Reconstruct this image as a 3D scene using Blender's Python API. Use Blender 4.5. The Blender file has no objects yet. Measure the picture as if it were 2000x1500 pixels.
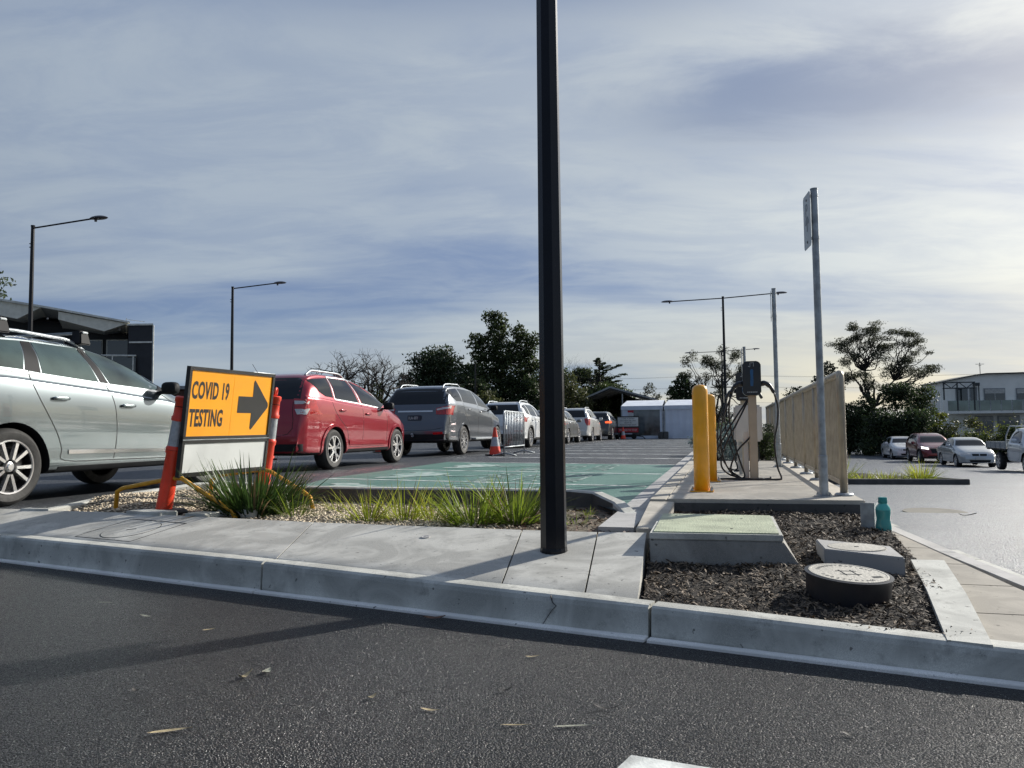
import bpy, bmesh, math, random
import numpy as np
from mathutils import Vector, Matrix, noise
from mathutils.bvhtree import BVHTree
from mathutils.geometry import delaunay_2d_cdt
random.seed(7); RNG = np.random.default_rng(11)
rad = math.radians
S = bpy.context.scene
COL = S.collection
# ------------------------------------------------------------------ camera
CAMZ = .95
cam = bpy.data.cameras.new('camera'); cam_o = bpy.data.objects.new('camera', cam); COL.objects.link(cam_o)
cam.sensor_width = 36; cam.lens = 27; cam.clip_end = 6000; cam.clip_start = .05
_t = math.atan(88 / 1500); _r = .010
_f = Vector((0, math.cos(_t), math.sin(_t))); _u = Vector((0, -math.sin(_t), math.cos(_t))); _x = Vector((1, 0, 0))
_R = _x * math.cos(_r) - _u * math.sin(_r); _U = _u * math.cos(_r) + _x * math.sin(_r)
m = Matrix.Identity(4)
for i in range(3):
    m[i][0] = _R[i]; m[i][1] = _U[i]; m[i][2] = -_f[i]
m.translation = Vector((0, 0, CAMZ)); cam_o.matrix_world = m
S.camera = cam_o
# ------------------------------------------------------------------ sun and sky
SUN_AZ, SUN_EL = rad(55), rad(26)          # azimuth measured from +Y towards +X
sd = Vector((math.sin(SUN_AZ) * math.cos(SUN_EL), math.cos(SUN_AZ) * math.cos(SUN_EL), math.sin(SUN_EL)))
sl = bpy.data.lights.new('sun', 'SUN'); sl.energy = 4.8; sl.angle = rad(.55); sl.color = (1, .95, .87)
so = bpy.data.objects.new('sun', sl); COL.objects.link(so); so.rotation_euler = sd.to_track_quat('Z', 'Y').to_euler()
W = bpy.data.worlds.new('World'); S.world = W; W.use_nodes = True
nt = W.node_tree; nt.nodes.clear()
def N(t, ty, **k):
    n = t.nodes.new(ty)
    for a, b in k.items(): setattr(n, a, b)
    return n
def sky():
    L = nt.links.new
    out = N(nt, 'ShaderNodeOutputWorld')
    bg = N(nt, 'ShaderNodeBackground')
    nis = N(nt, 'ShaderNodeTexSky', sky_type='NISHITA', sun_disc=False, sun_elevation=SUN_EL, sun_rotation=SUN_AZ)
    nis.air_density = 1.0; nis.dust_density = 1.5
    tc = N(nt, 'ShaderNodeTexCoord')
    sep = N(nt, 'ShaderNodeSeparateXYZ'); L(tc.outputs['Generated'], sep.inputs[0])
    def M(op, a, b=None, c=None):
        n = N(nt, 'ShaderNodeMath', operation=op)
        for i, v in enumerate((a, b, c)):
            if v is None: continue
            if isinstance(v, (int, float)): n.inputs[i].default_value = v
            else: L(v, n.inputs[i])
        return n.outputs[0]
    def VM(op, a, b):
        n = N(nt, 'ShaderNodeVectorMath', operation=op)
        for i, v in enumerate((a, b)):
            if isinstance(v, (tuple, Vector)): n.inputs[i].default_value = tuple(v)
            else: L(v, n.inputs[i])
        return n
    def mix(f, a, b, bt='MIX'):
        n = N(nt, 'ShaderNodeMix', data_type='RGBA', blend_type=bt)
        for i, v in ((0, f), (6, a), (7, b)):
            if isinstance(v, tuple): n.inputs[i].default_value = v + (1,) if len(v) == 3 else v
            elif isinstance(v, (int, float)): n.inputs[i].default_value = v
            else: L(v, n.inputs[i])
        return n.outputs[2]
    def noi(vec, sc, det=5, rough=.55, dist=0):
        n = N(nt, 'ShaderNodeTexNoise'); L(vec, n.inputs['Vector'])
        n.inputs['Scale'].default_value = sc; n.inputs['Detail'].default_value = det
        n.inputs['Roughness'].default_value = rough; n.inputs['Distortion'].default_value = dist
        return n.outputs['Fac']
    def ramp(f, stops):
        n = N(nt, 'ShaderNodeValToRGB'); L(f, n.inputs[0]); e = n.color_ramp.elements
        n.color_ramp.interpolation = 'EASE'
        while len(e) < len(stops): e.new(.5)
        for q, (p, c) in zip(e, stops): q.position = p; q.color = (c, c, c, 1) if isinstance(c, (int, float)) else tuple(c) + (1,)
        return n.outputs[0]
    z = M('MAXIMUM', sep.outputs[2], 0.0)
    den = M('ADD', z, .16)
    px = M('DIVIDE', sep.outputs[0], den); py = M('DIVIDE', sep.outputs[1], den)
    cb = N(nt, 'ShaderNodeCombineXYZ'); L(px, cb.inputs[0]); L(py, cb.inputs[1])
    mp = N(nt, 'ShaderNodeMapping'); L(cb.outputs[0], mp.inputs[0])
    mp.inputs['Rotation'].default_value = (0, 0, rad(-14)); mp.inputs['Scale'].default_value = (.42, 1.25, 1)
    mp.inputs['Location'].default_value = (9.3, 1.4, 0)
    P = mp.outputs[0]
    n1 = noi(P, .9, 5, .5, .35)
    mp2 = N(nt, 'ShaderNodeMapping'); L(cb.outputs[0], mp2.inputs[0])
    mp2.inputs['Rotation'].default_value = (0, 0, rad(12)); mp2.inputs['Scale'].default_value = (.8, 1.7, 1); mp2.inputs['Location'].default_value = (4, 3, 0)
    n2 = noi(mp2.outputs[0], 2.6, 8, .62, .5)
    big = ramp(n1, [(.38, 0), (.60, 1)])
    fine = ramp(n2, [(.36, 0), (.64, 1)])
    cov = M('ADD', M('MULTIPLY', big, .70), M('MULTIPLY', fine, .30))
    # closeness to the sun
    nv = VM('NORMALIZE', tc.outputs['Generated'], (0, 0, 0))
    dt = VM('DOT_PRODUCT', nv.outputs[0], sd).outputs['Value']
    near = M('POWER', M('MAXIMUM', M('MULTIPLY_ADD', dt, .5, .5), 0), 7.0)
    glow = M('POWER', M('MAXIMUM', dt, 0), 14.0)
    thin = mix(near, (.125, .185, .335), (.26, .33, .47))      # cloud gaps
    thick = mix(near, (.32, .375, .445), (.68, .70, .655))      # bright veil
    clouds = mix(cov, thin, thick)
    # a darker, bluer bank of cloud high on the sunward side, and clearer blue overhead
    wob = M('MULTIPLY_ADD', n2, .10, -.05)
    e1 = M('DIVIDE', M('ADD', M('SUBTRACT', z, .395), M('ADD', M('MULTIPLY', sep.outputs[0], .05), wob)), .045)
    b1 = M('MULTIPLY', M('POWER', 2.718, M('MULTIPLY', M('MULTIPLY', e1, e1), -1)), ramp(sep.outputs[0], [(.0, 0), (.30, 1)]))
    e2 = M('DIVIDE', M('ADD', M('SUBTRACT', z, .095), M('MULTIPLY', wob, .6)), .018)
    b2 = M('MULTIPLY', M('POWER', 2.718, M('MULTIPLY', M('MULTIPLY', e2, e2), -1)), ramp(M('MULTIPLY', sep.outputs[0], -1), [(.0, .25), (.25, .8)]))
    top = ramp(M('ADD', z, wob), [(.44, 0), (.54, .7)])
    clouds = mix(M('MULTIPLY', M('MAXIMUM', M('MAXIMUM', b1, b2), top), .85), clouds, mix(near, (.13, .19, .33), (.15, .19, .29)))
    # low band near the horizon : pale and warm towards the sun
    low = ramp(M('MULTIPLY', z, 1.0), [(.0, 1), (.2, 0)])
    warm = mix(near, (.38, .44, .49), (.98, .80, .43))
    lowband = mix(ramp(n1, [(.38, 0), (.6, 1)]), mix(near, (.22, .31, .42), (.56, .58, .55)), warm)
    clouds = mix(M('MULTIPLY', low, .8), clouds, lowband)
    gl = mix(glow, (0, 0, 0), (.34, .31, .24))
    clouds = mix(1.0, clouds, gl, 'ADD')
    base = mix(1.0, nis.outputs[0], (.08, .08, .08), 'MULTIPLY')
    tot = mix(.82, base, clouds)
    bk = N(nt, 'ShaderNodeMapRange'); L(dt, bk.inputs[0]); bk.inputs[1].default_value = -.75; bk.inputs[2].default_value = .25; bk.inputs[3].default_value = .62; bk.inputs[4].default_value = 1
    tot = mix(1.0, tot, bk.outputs[0], 'MULTIPLY')      # unseen sky behind the viewer dimmed, added for contrast
    # light from below the horizon (distant ground)
    bel = ramp(M('MULTIPLY_ADD', sep.outputs[2], 8.0, .5), [(.4, 0), (.5, 1)])
    tot = mix(bel, (.10, .10, .10), tot)
    L(tot, bg.inputs[0]); bg.inputs[1].default_value = SKY_K
    L(bg.outputs[0], out.inputs[0])
SKY_K = 1.0
sky()
S.view_settings.view_transform = 'Standard'; S.view_settings.look = 'None'
S.view_settings.exposure = .34; S.view_settings.gamma = 1
S.render.engine = 'CYCLES'
# ------------------------------------------------------------------ lot frame: a runs along the queue, b across it
AX = Vector((.2656, .9641, 0)); BX = Vector((.9641, -.2656, 0))
HEAD = math.atan2(AX.y, AX.x)
def ab(a, b, z=0): return Vector((AX.x * a + BX.x * b, AX.y * a + BX.y * b, z))
LOT = .28; PLAT = .38
def interp(t, x):
    if x <= t[0][0]: return t[0][1]
    for (x0, y0), (x1, y1) in zip(t, t[1:]):
        if x <= x1: return y0 + (y1 - y0) * (x - x0) / (x1 - x0)
    return t[-1][1]
ZR = [(3, .078), (7.3, .0), (12, -.18), (20, -.45), (36, -.97), (42, -1.1), (50, -1.2), (58, -1.24), (85, -1.35), (400, -1.4)]
def zr(a): return interp(ZR, a)
# ------------------------------------------------------------------ materials
def mat(name, col, rough=.6, metal=0, var=.12, vs=6, bump=0, bs=60, coat=0, spec=.5, col2=None, det=4, island=0, trans=0, emit=None, world=False):
    m = bpy.data.materials.new(name); m.use_nodes = True
    t = m.node_tree; b = t.nodes['Principled BSDF']; L = t.links.new
    b.inputs['Roughness'].default_value = rough; b.inputs['Metallic'].default_value = metal
    b.inputs['Coat Weight'].default_value = coat; b.inputs['Coat Roughness'].default_value = .04
    b.inputs['Specular IOR Level'].default_value = spec
    if trans: b.inputs['Transmission Weight'].default_value = trans
    if world:
        g = N(t, 'ShaderNodeNewGeometry'); vec = g.outputs['Position']
    else:
        g = N(t, 'ShaderNodeTexCoord'); vec = g.outputs['Object']
    n = N(t, 'ShaderNodeTexNoise'); L(vec, n.inputs['Vector']); n.inputs['Scale'].default_value = vs; n.inputs['Detail'].default_value = det
    mx = N(t, 'ShaderNodeMix', data_type='RGBA'); 
    c2 = col2 or tuple(c * (1 - var * 1.6) for c in col)
    c1 = col if col2 else tuple(min(1, c * (1 + var)) for c in col)
    mx.inputs[6].default_value = c1 + (1,); mx.inputs[7].default_value = c2 + (1,)
    r = N(t, 'ShaderNodeValToRGB'); r.color_ramp.elements[0].position = .35; r.color_ramp.elements[1].position = .68
    L(n.outputs['Fac'], r.inputs[0]); L(r.outputs[0], mx.inputs[0])
    last = mx.outputs[2]
    if island:
        gi = N(t, 'ShaderNodeNewGeometry'); h = N(t, 'ShaderNodeHueSaturation')
        mr = N(t, 'ShaderNodeMapRange'); L(gi.outputs['Random Per Island'], mr.inputs[0]); mr.inputs[3].default_value = 1 - island; mr.inputs[4].default_value = 1 + island
        L(mr.outputs[0], h.inputs['Value']); L(last, h.inputs['Color']); last = h.outputs[0]
    L(last, b.inputs['Base Color'])
    if bump:
        n2 = N(t, 'ShaderNodeTexNoise'); L(vec, n2.inputs['Vector']); n2.inputs['Scale'].default_value = bs; n2.inputs['Detail'].default_value = 6
        bp = N(t, 'ShaderNodeBump'); bp.inputs['Strength'].default_value = bump; bp.inputs['Distance'].default_value = .02
        L(n2.outputs['Fac'], bp.inputs['Height']); L(bp.outputs[0], b.inputs['Normal'])
    if emit:
        b.inputs['Emission Color'].default_value = emit[0] + (1,); b.inputs['Emission Strength'].default_value = emit[1]
    return m
def asphalt(name, c, rough, bump, agg, sc=150, patch=.25, spec=.5):
    m = bpy.data.materials.new(name); m.use_nodes = True
    t = m.node_tree; b = t.nodes['Principled BSDF']; L = t.links.new
    g = N(t, 'ShaderNodeNewGeometry'); vec = g.outputs['Position']
    def rng(f, a, bb, c0=0, c1=1):
        mr = N(t, 'ShaderNodeMapRange'); L(f, mr.inputs[0])
        for i, q in enumerate((a, bb, c0, c1)): mr.inputs[i + 1].default_value = q
        return mr.outputs[0]
    def mx(f, a, bb):
        n = N(t, 'ShaderNodeMix', data_type='RGBA'); L(f, n.inputs[0])
        for i, q in ((6, a), (7, bb)):
            if isinstance(q, tuple): n.inputs[i].default_value = q
            else: L(q, n.inputs[i])
        return n.outputs[2]
    def vor(s):
        v = N(t, 'ShaderNodeTexVoronoi'); L(vec, v.inputs['Vector']); v.inputs['Scale'].default_value = s
        q = N(t, 'ShaderNodeSeparateColor'); L(v.outputs['Color'], q.inputs[0]); return v, q
    def noi(s, d, r=.6):
        n = N(t, 'ShaderNodeTexNoise'); L(vec, n.inputs['Vector']); n.inputs['Scale'].default_value = s; n.inputs['Detail'].default_value = d; n.inputs['Roughness'].default_value = r
        return n.outputs['Fac']
    v1, q1 = vor(sc); v2, q2 = vor(sc * 2.3)
    k = lambda f: (c * f * .86, c * f, c * f * 1.20, 1)
    base = mx(rng(noi(1.1, 7), .3, .7), k(1 - patch), k(1 + patch))
    base = mx(rng(q1.outputs[0], .0, .5, .75, 0), base, k(.25))
    base = mx(rng(q1.outputs[2], .72, 1, 0, agg), base, (.22, .25, .28, 1))
    base = mx(rng(q2.outputs[0], .975, .99, 0, .9), base, (.5, .5, .48, 1))
    L(base, b.inputs['Base Color'])
    h = N(t, 'ShaderNodeMath', operation='MULTIPLY_ADD'); L(q1.outputs[1], h.inputs[0]); h.inputs[1].default_value = 1.3; L(q2.outputs[2], h.inputs[2])
    h3 = N(t, 'ShaderNodeMath', operation='MULTIPLY'); L(v1.outputs['Distance'], h3.inputs[0]); h3.inputs[1].default_value = 1.6; h2 = N(t, 'ShaderNodeMath', operation='SUBTRACT'); L(h.outputs[0], h2.inputs[0]); L(h3.outputs[0], h2.inputs[1])
    bp = N(t, 'ShaderNodeBump'); bp.inputs['Strength'].default_value = bump; bp.inputs['Distance'].default_value = .008
    L(h2.outputs[0], bp.inputs['Height']); L(bp.outputs[0], b.inputs['Normal'])
    L(rng(q2.outputs[1], 0, 1, rough - .2, rough + .16), b.inputs['Roughness']); b.inputs['Specular IOR Level'].default_value = spec
    return m
def concrete(name, c, stain=.35, tint=(1, .985, .95), rough=.75, brush=False):
    m = bpy.data.materials.new(name); m.use_nodes = True
    t = m.node_tree; b = t.nodes['Principled BSDF']; L = t.links.new
    g = N(t, 'ShaderNodeNewGeometry'); vec = g.outputs['Position']
    def no(s, d, r=.6, ds=0):
        n = N(t, 'ShaderNodeTexNoise'); L(vec, n.inputs['Vector']); n.inputs['Scale'].default_value = s; n.inputs['Detail'].default_value = d; n.inputs['Roughness'].default_value = r
        n.inputs['Distortion'].default_value = ds
        return n.outputs['Fac']
    def rp(f, a, bb):
        r = N(t, 'ShaderNodeMapRange'); L(f, r.inputs[0]); r.inputs[1].default_value = a; r.inputs[2].default_value = bb; return r.outputs[0]
    def mx(f, a, bb):
        n = N(t, 'ShaderNodeMix', data_type='RGBA'); L(f, n.inputs[0])
        for i, v in ((6, a), (7, bb)):
            if isinstance(v, tuple): n.inputs[i].default_value = v
            else: L(v, n.inputs[i])
        return n.outputs[2]
    k = lambda q: (c * q * tint[0], c * q * tint[1], c * q * tint[2], 1)
    base = mx(rp(no(2.0, 8, .62, .8), .44, .57), k(1 - stain * .85), k(1.15))
    base = mx(rp(no(9, 7, .72), .55, .68), base, k(1 - stain * 1.2))
    base = mx(rp(no(260, 3), .4, .62), base, k(.86)) if True else base
    sp = rp(no(26, 2, .5), .70, .735)
    base = mx(sp, base, k(.35))
    L(base, b.inputs['Base Color']); b.inputs['Roughness'].default_value = rough; b.inputs['Specular IOR Level'].default_value = .35
    bp = N(t, 'ShaderNodeBump'); bp.inputs['Strength'].default_value = .35; bp.inputs['Distance'].default_value = .004
    if brush:
        w = N(t, 'ShaderNodeMapping'); L(vec, w.inputs[0]); w.inputs['Rotation'].default_value = (0, 0, rad(15)); w.inputs['Scale'].default_value = (4, 140, 20)
        nn = N(t, 'ShaderNodeTexNoise'); L(w.outputs[0], nn.inputs['Vector']); nn.inputs['Scale'].default_value = 1.5
        L(nn.outputs['Fac'], bp.inputs['Height'])
    else: L(no(140, 5, .7), bp.inputs['Height'])
    L(bp.outputs[0], b.inputs['Normal'])
    return m
def foliage(name, c, c2, tr=.25, isl=.35, rough=.55):
    m = mat(name, c, rough, col2=c2, vs=1.4, island=isl, spec=.3)
    if tr:
        t = m.node_tree; L = t.links.new; b = t.nodes['Principled BSDF']; o = t.nodes['Material Output']
        tl = N(t, 'ShaderNodeBsdfTranslucent'); ms = N(t, 'ShaderNodeMixShader'); ms.inputs[0].default_value = tr
        src = b.inputs['Base Color'].links[0].from_socket
        h = N(t, 'ShaderNodeHueSaturation'); h.inputs['Value'].default_value = 1.6; h.inputs['Saturation'].default_value = 1.1
        L(src, h.inputs['Color']); L(h.outputs[0], tl.inputs[0])
        L(b.outputs[0], ms.inputs[1]); L(tl.outputs[0], ms.inputs[2]); L(ms.outputs[0], o.inputs[0])
    return m
M = {}
M['road'] = asphalt('road_asphalt', .006, .40, .85, .10, 150, spec=.46)
M['lot'] = asphalt('lot_asphalt', .034, .58, .5, .3, 70, spec=.6)
M['rlot'] = asphalt('right_asphalt', .10, .47, .45, .4, 70, spec=1.0)
M['ground'] = mat('ground_soil', (.09, .09, .06), .9, var=.3, vs=.3, world=True)
M['conc'] = concrete('slab_concrete', .55, .48, (1, .985, .90), brush=True)
M['kerb'] = concrete('kerb_concrete', .57, .46, (1, 1, .91))
M['conc_lt'] = concrete('light_concrete', .46, .25)
M['strip'] = concrete('pale_mortar', .95, .08, (1, .98, .93))
M['pitc'] = concrete('rough_pit_concrete', .33, .5, (1, .97, .88))
M['plat'] = concrete('platform_concrete', .55, .30, (1, .93, .79), brush=True)
M['path'] = concrete('path_concrete', .34, .34, (1, .92, .78), brush=True)
M['cdark'] = concrete('dark_concrete', .10, .4)
M['line'] = mat('line_white', (.70, .72, .68), .6, var=.25, vs=9, bump=.2, bs=120, world=True)
M['worn'] = mat('worn_white', (.50, .56, .52), .5, col2=(.12, .28, .22), vs=6, det=8, world=True)
M['thin'] = mat('bay_line', (.72, .74, .70), .7, var=.35, vs=5, world=True)
M['green'] = mat('green_paint', (.075, .19, .145), .50, col2=(.15, .265, .22), vs=1.1, bump=.5, bs=160, det=8, world=True)
M['mulch_b'] = mat('mulch_soil', (.022, .018, .014), .95, var=.4, vs=20, bump=.9, bs=70, world=True)
M['grav_b'] = mat('gravel_soil', (.16, .13, .09), .9, var=.35, vs=25, bump=.8, bs=80, world=True)
M['pebble'] = mat('pebble', (.66, .57, .42), .7, col2=(.42, .33, .22), vs=40, island=.5, world=True)
M['chip'] = mat('bark_chip', (.19, .14, .09), .75, col2=(.04, .028, .02), vs=60, island=.7, world=True)
M['black'] = mat('black_paint', (.005, .006, .010), .28, var=.2, spec=.3, bump=.04, bs=25)
M['galv'] = mat('galvanised_steel', (.36, .39, .41), .48, .6, var=.18, vs=14, bump=.06)
M['fence'] = mat('fence_steel', (.40, .355, .28), .42, .6, var=.12, vs=8)
M['yellow'] = mat('yellow_paint', (.92, .42, .015), .38, var=.06, coat=.4, bump=.04, bs=15)
M['legy'] = mat('yellow_leg', (.70, .34, .02), .45, var=.15, vs=18)
M['orange'] = mat('sign_orange', (.90, .36, .004), .35, var=.05, vs=3)
M['signk'] = mat('sign_black', (.012, .012, .012), .4, var=.2)
M['white'] = mat('white_panel', (.62, .64, .62), .45, var=.06, vs=4)
M['redor'] = mat('post_orange_red', (.80, .05, .015), .45, var=.12, vs=6, coat=.2)
M['refl'] = mat('reflective_band', (.42, .44, .46), .35, .3, var=.12, vs=30)
M['rubber'] = mat('rubber', (.018, .018, .018), .75, var=.3, vs=20, bump=.2, bs=50)
M['tyre'] = mat('tyre_rubber', (.028, .028, .027), .7, var=.25, vs=14, bump=.15, bs=60)
M['rim'] = mat('alloy_rim', (.66, .66, .66), .25, .8, var=.05)
M['rimd'] = mat('dark_rim', (.02, .02, .022), .35, .5)
M['glass'] = mat('car_glass', (.006, .008, .010), .03, .0, var=.1, spec=.5)
M['glassr'] = mat('bright_car_glass', (.07, .105, .095), .05, .4, var=.4, vs=1.3, coat=.8)
M['ptrim'] = mat('black_trim', (.014, .015, .017), .62, var=.15, spec=.2)
M['chrome'] = mat('chrome', (.7, .7, .7), .12, 1, var=.02)
M['seam'] = mat('panel_gap', (.004, .004, .004), .8)
M['tail'] = mat('tail_lens', (.42, .012, .012), .12, var=.2, vs=18, coat=1)
M['tailw'] = mat('clear_lens', (.6, .58, .55), .12, .3, var=.1, vs=20, coat=1)
M['brake'] = mat('lit_brake_lens', (.8, .1, .02), .2, emit=((1, .12, .03), 1.3))
M['drl'] = mat('lit_headlamp', (.9, .9, .85), .2, emit=((1, .95, .85), 2.5))
M['bark'] = mat('bark', (.09, .075, .06), .85, var=.35, vs=8, bump=.5, bs=20)
M['barkd'] = mat('dark_bark', (.035, .03, .026), .85, var=.35, vs=8)
M['tent'] = mat('tent_fabric', (.80, .84, .90), .55, var=.05, vs=2, bump=.35, bs=3)
M['teal'] = mat('teal_plastic', (.03, .33, .31), .3, var=.08, coat=.5)
M['teald'] = mat('dark_teal_cap', (.01, .22, .21), .4, var=.08)
M['lid'] = mat('pale_green_lid', (.46, .50, .35), .6, var=.14, vs=5, bump=.5, bs=90, world=True)
M['wlid'] = mat('pale_lid', (.50, .475, .41), .6, var=.08, vs=5, bump=.3, bs=60, world=True)
M['pitk'] = mat('black_pit_plastic', (.014, .015, .02), .4, var=.2)
M['beige'] = mat('beige_steel', (.42, .36, .28), .5, var=.06)
M['boxw'] = mat('cabinet_white', (.62, .60, .57), .45, var=.04)
M['chk'] = mat('charger_black', (.006, .008, .012), .3, coat=.4)
M['blue'] = mat('charger_blue', (.02, .10, .24), .35)
M['cable'] = mat('cable_black', (.010, .010, .012), .4)
# ------------------------------------------------------------------ object helpers
def empty(name, loc, rz=0, label=None, cat=None, group=None):
    o = bpy.data.objects.new(name, None); COL.objects.link(o); o.location = loc; o.rotation_euler = (0, 0, rz)
    o.empty_display_size = .1
    tag(o, label, cat, group); return o
def tag(o, label=None, cat=None, group=None, kind=None):
    if label: o['label'] = label
    if cat: o['category'] = cat
    if group: o['group'] = group
    if kind: o['kind'] = kind
    return o
def link(name, me, m, parent=None, smooth=False):
    o = bpy.data.objects.new(name, me); COL.objects.link(o)
    if m is not None:
        for q in (m if isinstance(m, (list, tuple)) else [m]): me.materials.append(q)
    if smooth:
        me.polygons.foreach_set('use_smooth', [True] * len(me.polygons))
        if smooth != 'all': me.set_sharp_from_angle(angle=rad(40))
    if parent: o.parent = parent
    return o
def fin(bm, name, m, parent=None, smooth=False, bevel=0):
    if bevel:
        bmesh.ops.bevel(bm, geom=bm.edges[:], offset=bevel, segments=2, affect='EDGES', clamp_overlap=True)
    me = bpy.data.meshes.new(name); bm.to_mesh(me); bm.free()
    return link(name, me, m, parent, smooth)
def pyd(name, v, f, m, parent=None, smooth=False):
    me = bpy.data.meshes.new(name); me.from_pydata([tuple(p) for p in v], [], f); me.update()
    return link(name, me, m, parent, smooth)
def box(bm, c, s, rz=0, mtx=None):
    r = bmesh.ops.create_cube(bm, size=1)
    mm = Matrix.Translation(c) @ Matrix.Rotation(rz, 4, 'Z') @ Matrix.Diagonal((s[0], s[1], s[2], 1))
    if mtx: mm = mtx @ mm
    bmesh.ops.transform(bm, matrix=mm, verts=r['verts']); return r['verts']
def lathe(bm, prof, n=24, mtx=None, cap=True):
    rings = []
    for r, z in prof:
        rings.append([bm.verts.new((r * math.cos(2 * math.pi * i / n), r * math.sin(2 * math.pi * i / n), z)) for i in range(n)])
    for a, b in zip(rings, rings[1:]):
        for i in range(n): bm.faces.new((a[i], a[(i + 1) % n], b[(i + 1) % n], b[i]))
    if cap:
        bm.faces.new(rings[0][::-1]); bm.faces.new(rings[-1])
    vs = [v for r in rings for v in r]
    if mtx: bmesh.ops.transform(bm, matrix=mtx, verts=vs)
    return vs
def tube(bm, pts, r, n=8, cap=True):
    pts = [Vector(p) for p in pts]; k = len(pts)
    rs = r if isinstance(r, (list, tuple)) else [r] * k
    up = None; rings = []
    for i, p in enumerate(pts):
        d = (pts[min(i + 1, k - 1)] - pts[max(i - 1, 0)]).normalized()
        if up is None:
            up = Vector((0, 0, 1)) if abs(d.z) < .9 else Vector((1, 0, 0))
        s = d.cross(up)
        if s.length < 1e-4: s = d.cross(Vector((0, 1, 0)))
        s.normalize(); up = s.cross(d).normalized()
        rings.append([bm.verts.new(p + (s * math.cos(2 * math.pi * j / n) + up * math.sin(2 * math.pi * j / n)) * rs[i]) for j in range(n)])
    for a, b in zip(rings, rings[1:]):
        for j in range(n): bm.faces.new((a[j], a[(j + 1) % n], b[(j + 1) % n], b[j]))
    if cap: bm.faces.new(rings[0][::-1]); bm.faces.new(rings[-1])
def crv(pts, n=8):
    """Catmull-Rom through points"""
    P = [Vector(p) for p in pts]; P = [P[0] * 2 - P[1]] + P + [P[-1] * 2 - P[-2]]; o = []
    for i in range(1, len(P) - 2):
        for j in range(n):
            t = j / n; a, b, c, d = P[i - 1:i + 3]
            o.append(.5 * ((2 * b) + (c - a) * t + (2 * a - 5 * b + 4 * c - d) * t * t + (3 * b - a - 3 * c + d) * t ** 3))
    o.append(P[-2]); return o
def prism(bm, poly, z0, z1, mtx=None):
    a = [bm.verts.new((p[0], p[1], z0)) for p in poly]; b = [bm.verts.new((p[0], p[1], z1)) for p in poly]; n = len(poly)
    bm.faces.new(a[::-1]); bm.faces.new(b)
    for i in range(n): bm.faces.new((a[i], a[(i + 1) % n], b[(i + 1) % n], b[i]))
    if mtx: bmesh.ops.transform(bm, matrix=mtx, verts=a + b)
    return a + b
def hexa(bm, top, bot):
    a = [bm.verts.new(p) for p in bot]; b = [bm.verts.new(p) for p in top]; n = len(top)
    fs = [bm.faces.new(a[::-1]), bm.faces.new(b)]
    for i in range(n): fs.append(bm.faces.new((a[i], a[(i + 1) % n], b[(i + 1) % n], b[i])))
    bmesh.ops.recalc_face_normals(bm, faces=fs)
    return a + b
def basis(o, r, u):
    r = Vector(r).normalized(); u = Vector(u); u = (u - r * u.dot(r)).normalized(); n = r.cross(u)
    mm = Matrix.Identity(4)
    for i in range(3): mm[i][0] = r[i]; mm[i][1] = u[i]; mm[i][2] = n[i]
    mm.translation = Vector(o); return mm
def words(name, s, size, mtx, m, parent=None, sx=1, ext=.001, bold=0, align='LEFT', space=1, line=1):
    c = bpy.data.curves.new(name, 'FONT'); c.body = s; c.size = size; c.extrude = ext; c.align_x = align; c.offset = bold; c.space_character = space
    c.space_line = line; c.resolution_u = 3
    o = bpy.data.objects.new(name + '_c', c); COL.objects.link(o)
    bpy.context.view_layer.update()
    me = bpy.data.meshes.new_from_object(o.evaluated_get(bpy.context.evaluated_depsgraph_get()))
    bpy.data.objects.remove(o); me.materials.clear()
    me.transform(mtx @ Matrix.Diagonal((sx, 1, 1, 1)))
    q = link(name, me, m); 
    if parent:
        q.parent = parent; q.matrix_parent_inverse = parent.matrix_world.inverted() if False else Matrix.Identity(4)
    return q
def struct(o): o['kind'] = 'structure'; return o
def stuff(o): o['kind'] = 'stuff'; return o
def copytree(root, loc, rz=None, label=None, group=None, scale=None):
    r = root.copy(); COL.objects.link(r); r.location = loc
    if rz is not None: r.rotation_euler = (0, 0, rz)
    if scale: r.scale = scale
    if label: r['label'] = label
    if group: r['group'] = group
    for ch in list(root.children):
        c = ch.copy(); COL.objects.link(c); c.parent = r
        for g in list(ch.children):
            d = g.copy(); COL.objects.link(d); d.parent = c
    return r
def lm(root): return Matrix.Translation(root.location) @ Matrix.Rotation(root.rotation_euler[2], 4, 'Z')
def adopt(root, *os):
    inv = lm(root).inverted()
    for o in os:
        o.data.transform(inv); o.parent = root
    return os[0]
def recenter(o, loc):
    o.data.transform(Matrix.Translation(-Vector(loc))); o.location = loc; return o
# ================================================================== THE GROUND
def sheet(name, poly, z, m):
    bm = bmesh.new()
    vs = [bm.verts.new((p[0], p[1], z(p) if callable(z) else z)) for p in poly]
    f = bm.faces.new(vs); f.normal_update()
    if f.normal.z < 0: bmesh.ops.reverse_faces(bm, faces=[f])
    bmesh.ops.triangulate(bm, faces=bm.faces[:])
    return struct(fin(bm, name, m))
sheet('ground', [(-3000, -3000), (3000, -3000), (3000, 3000), (-3000, 3000)], -1.75, M['ground'])
KD = Vector((.885, -.466, 0)); KN = Vector((.466, .885, 0))          # kerb direction, kerb normal (away from the road)
def kp(s, n, z=0):   # s along the kerb from the foot of the normal, n across it
    v = KD * s + KN * n; return Vector((v.x, v.y, z))
K0 = 3.381
sheet('road', [kp(-120, K0 + .10), kp(9.5, K0 + .10), kp(9.5, -40), kp(-120, -40)], 0, M['road'])
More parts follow.
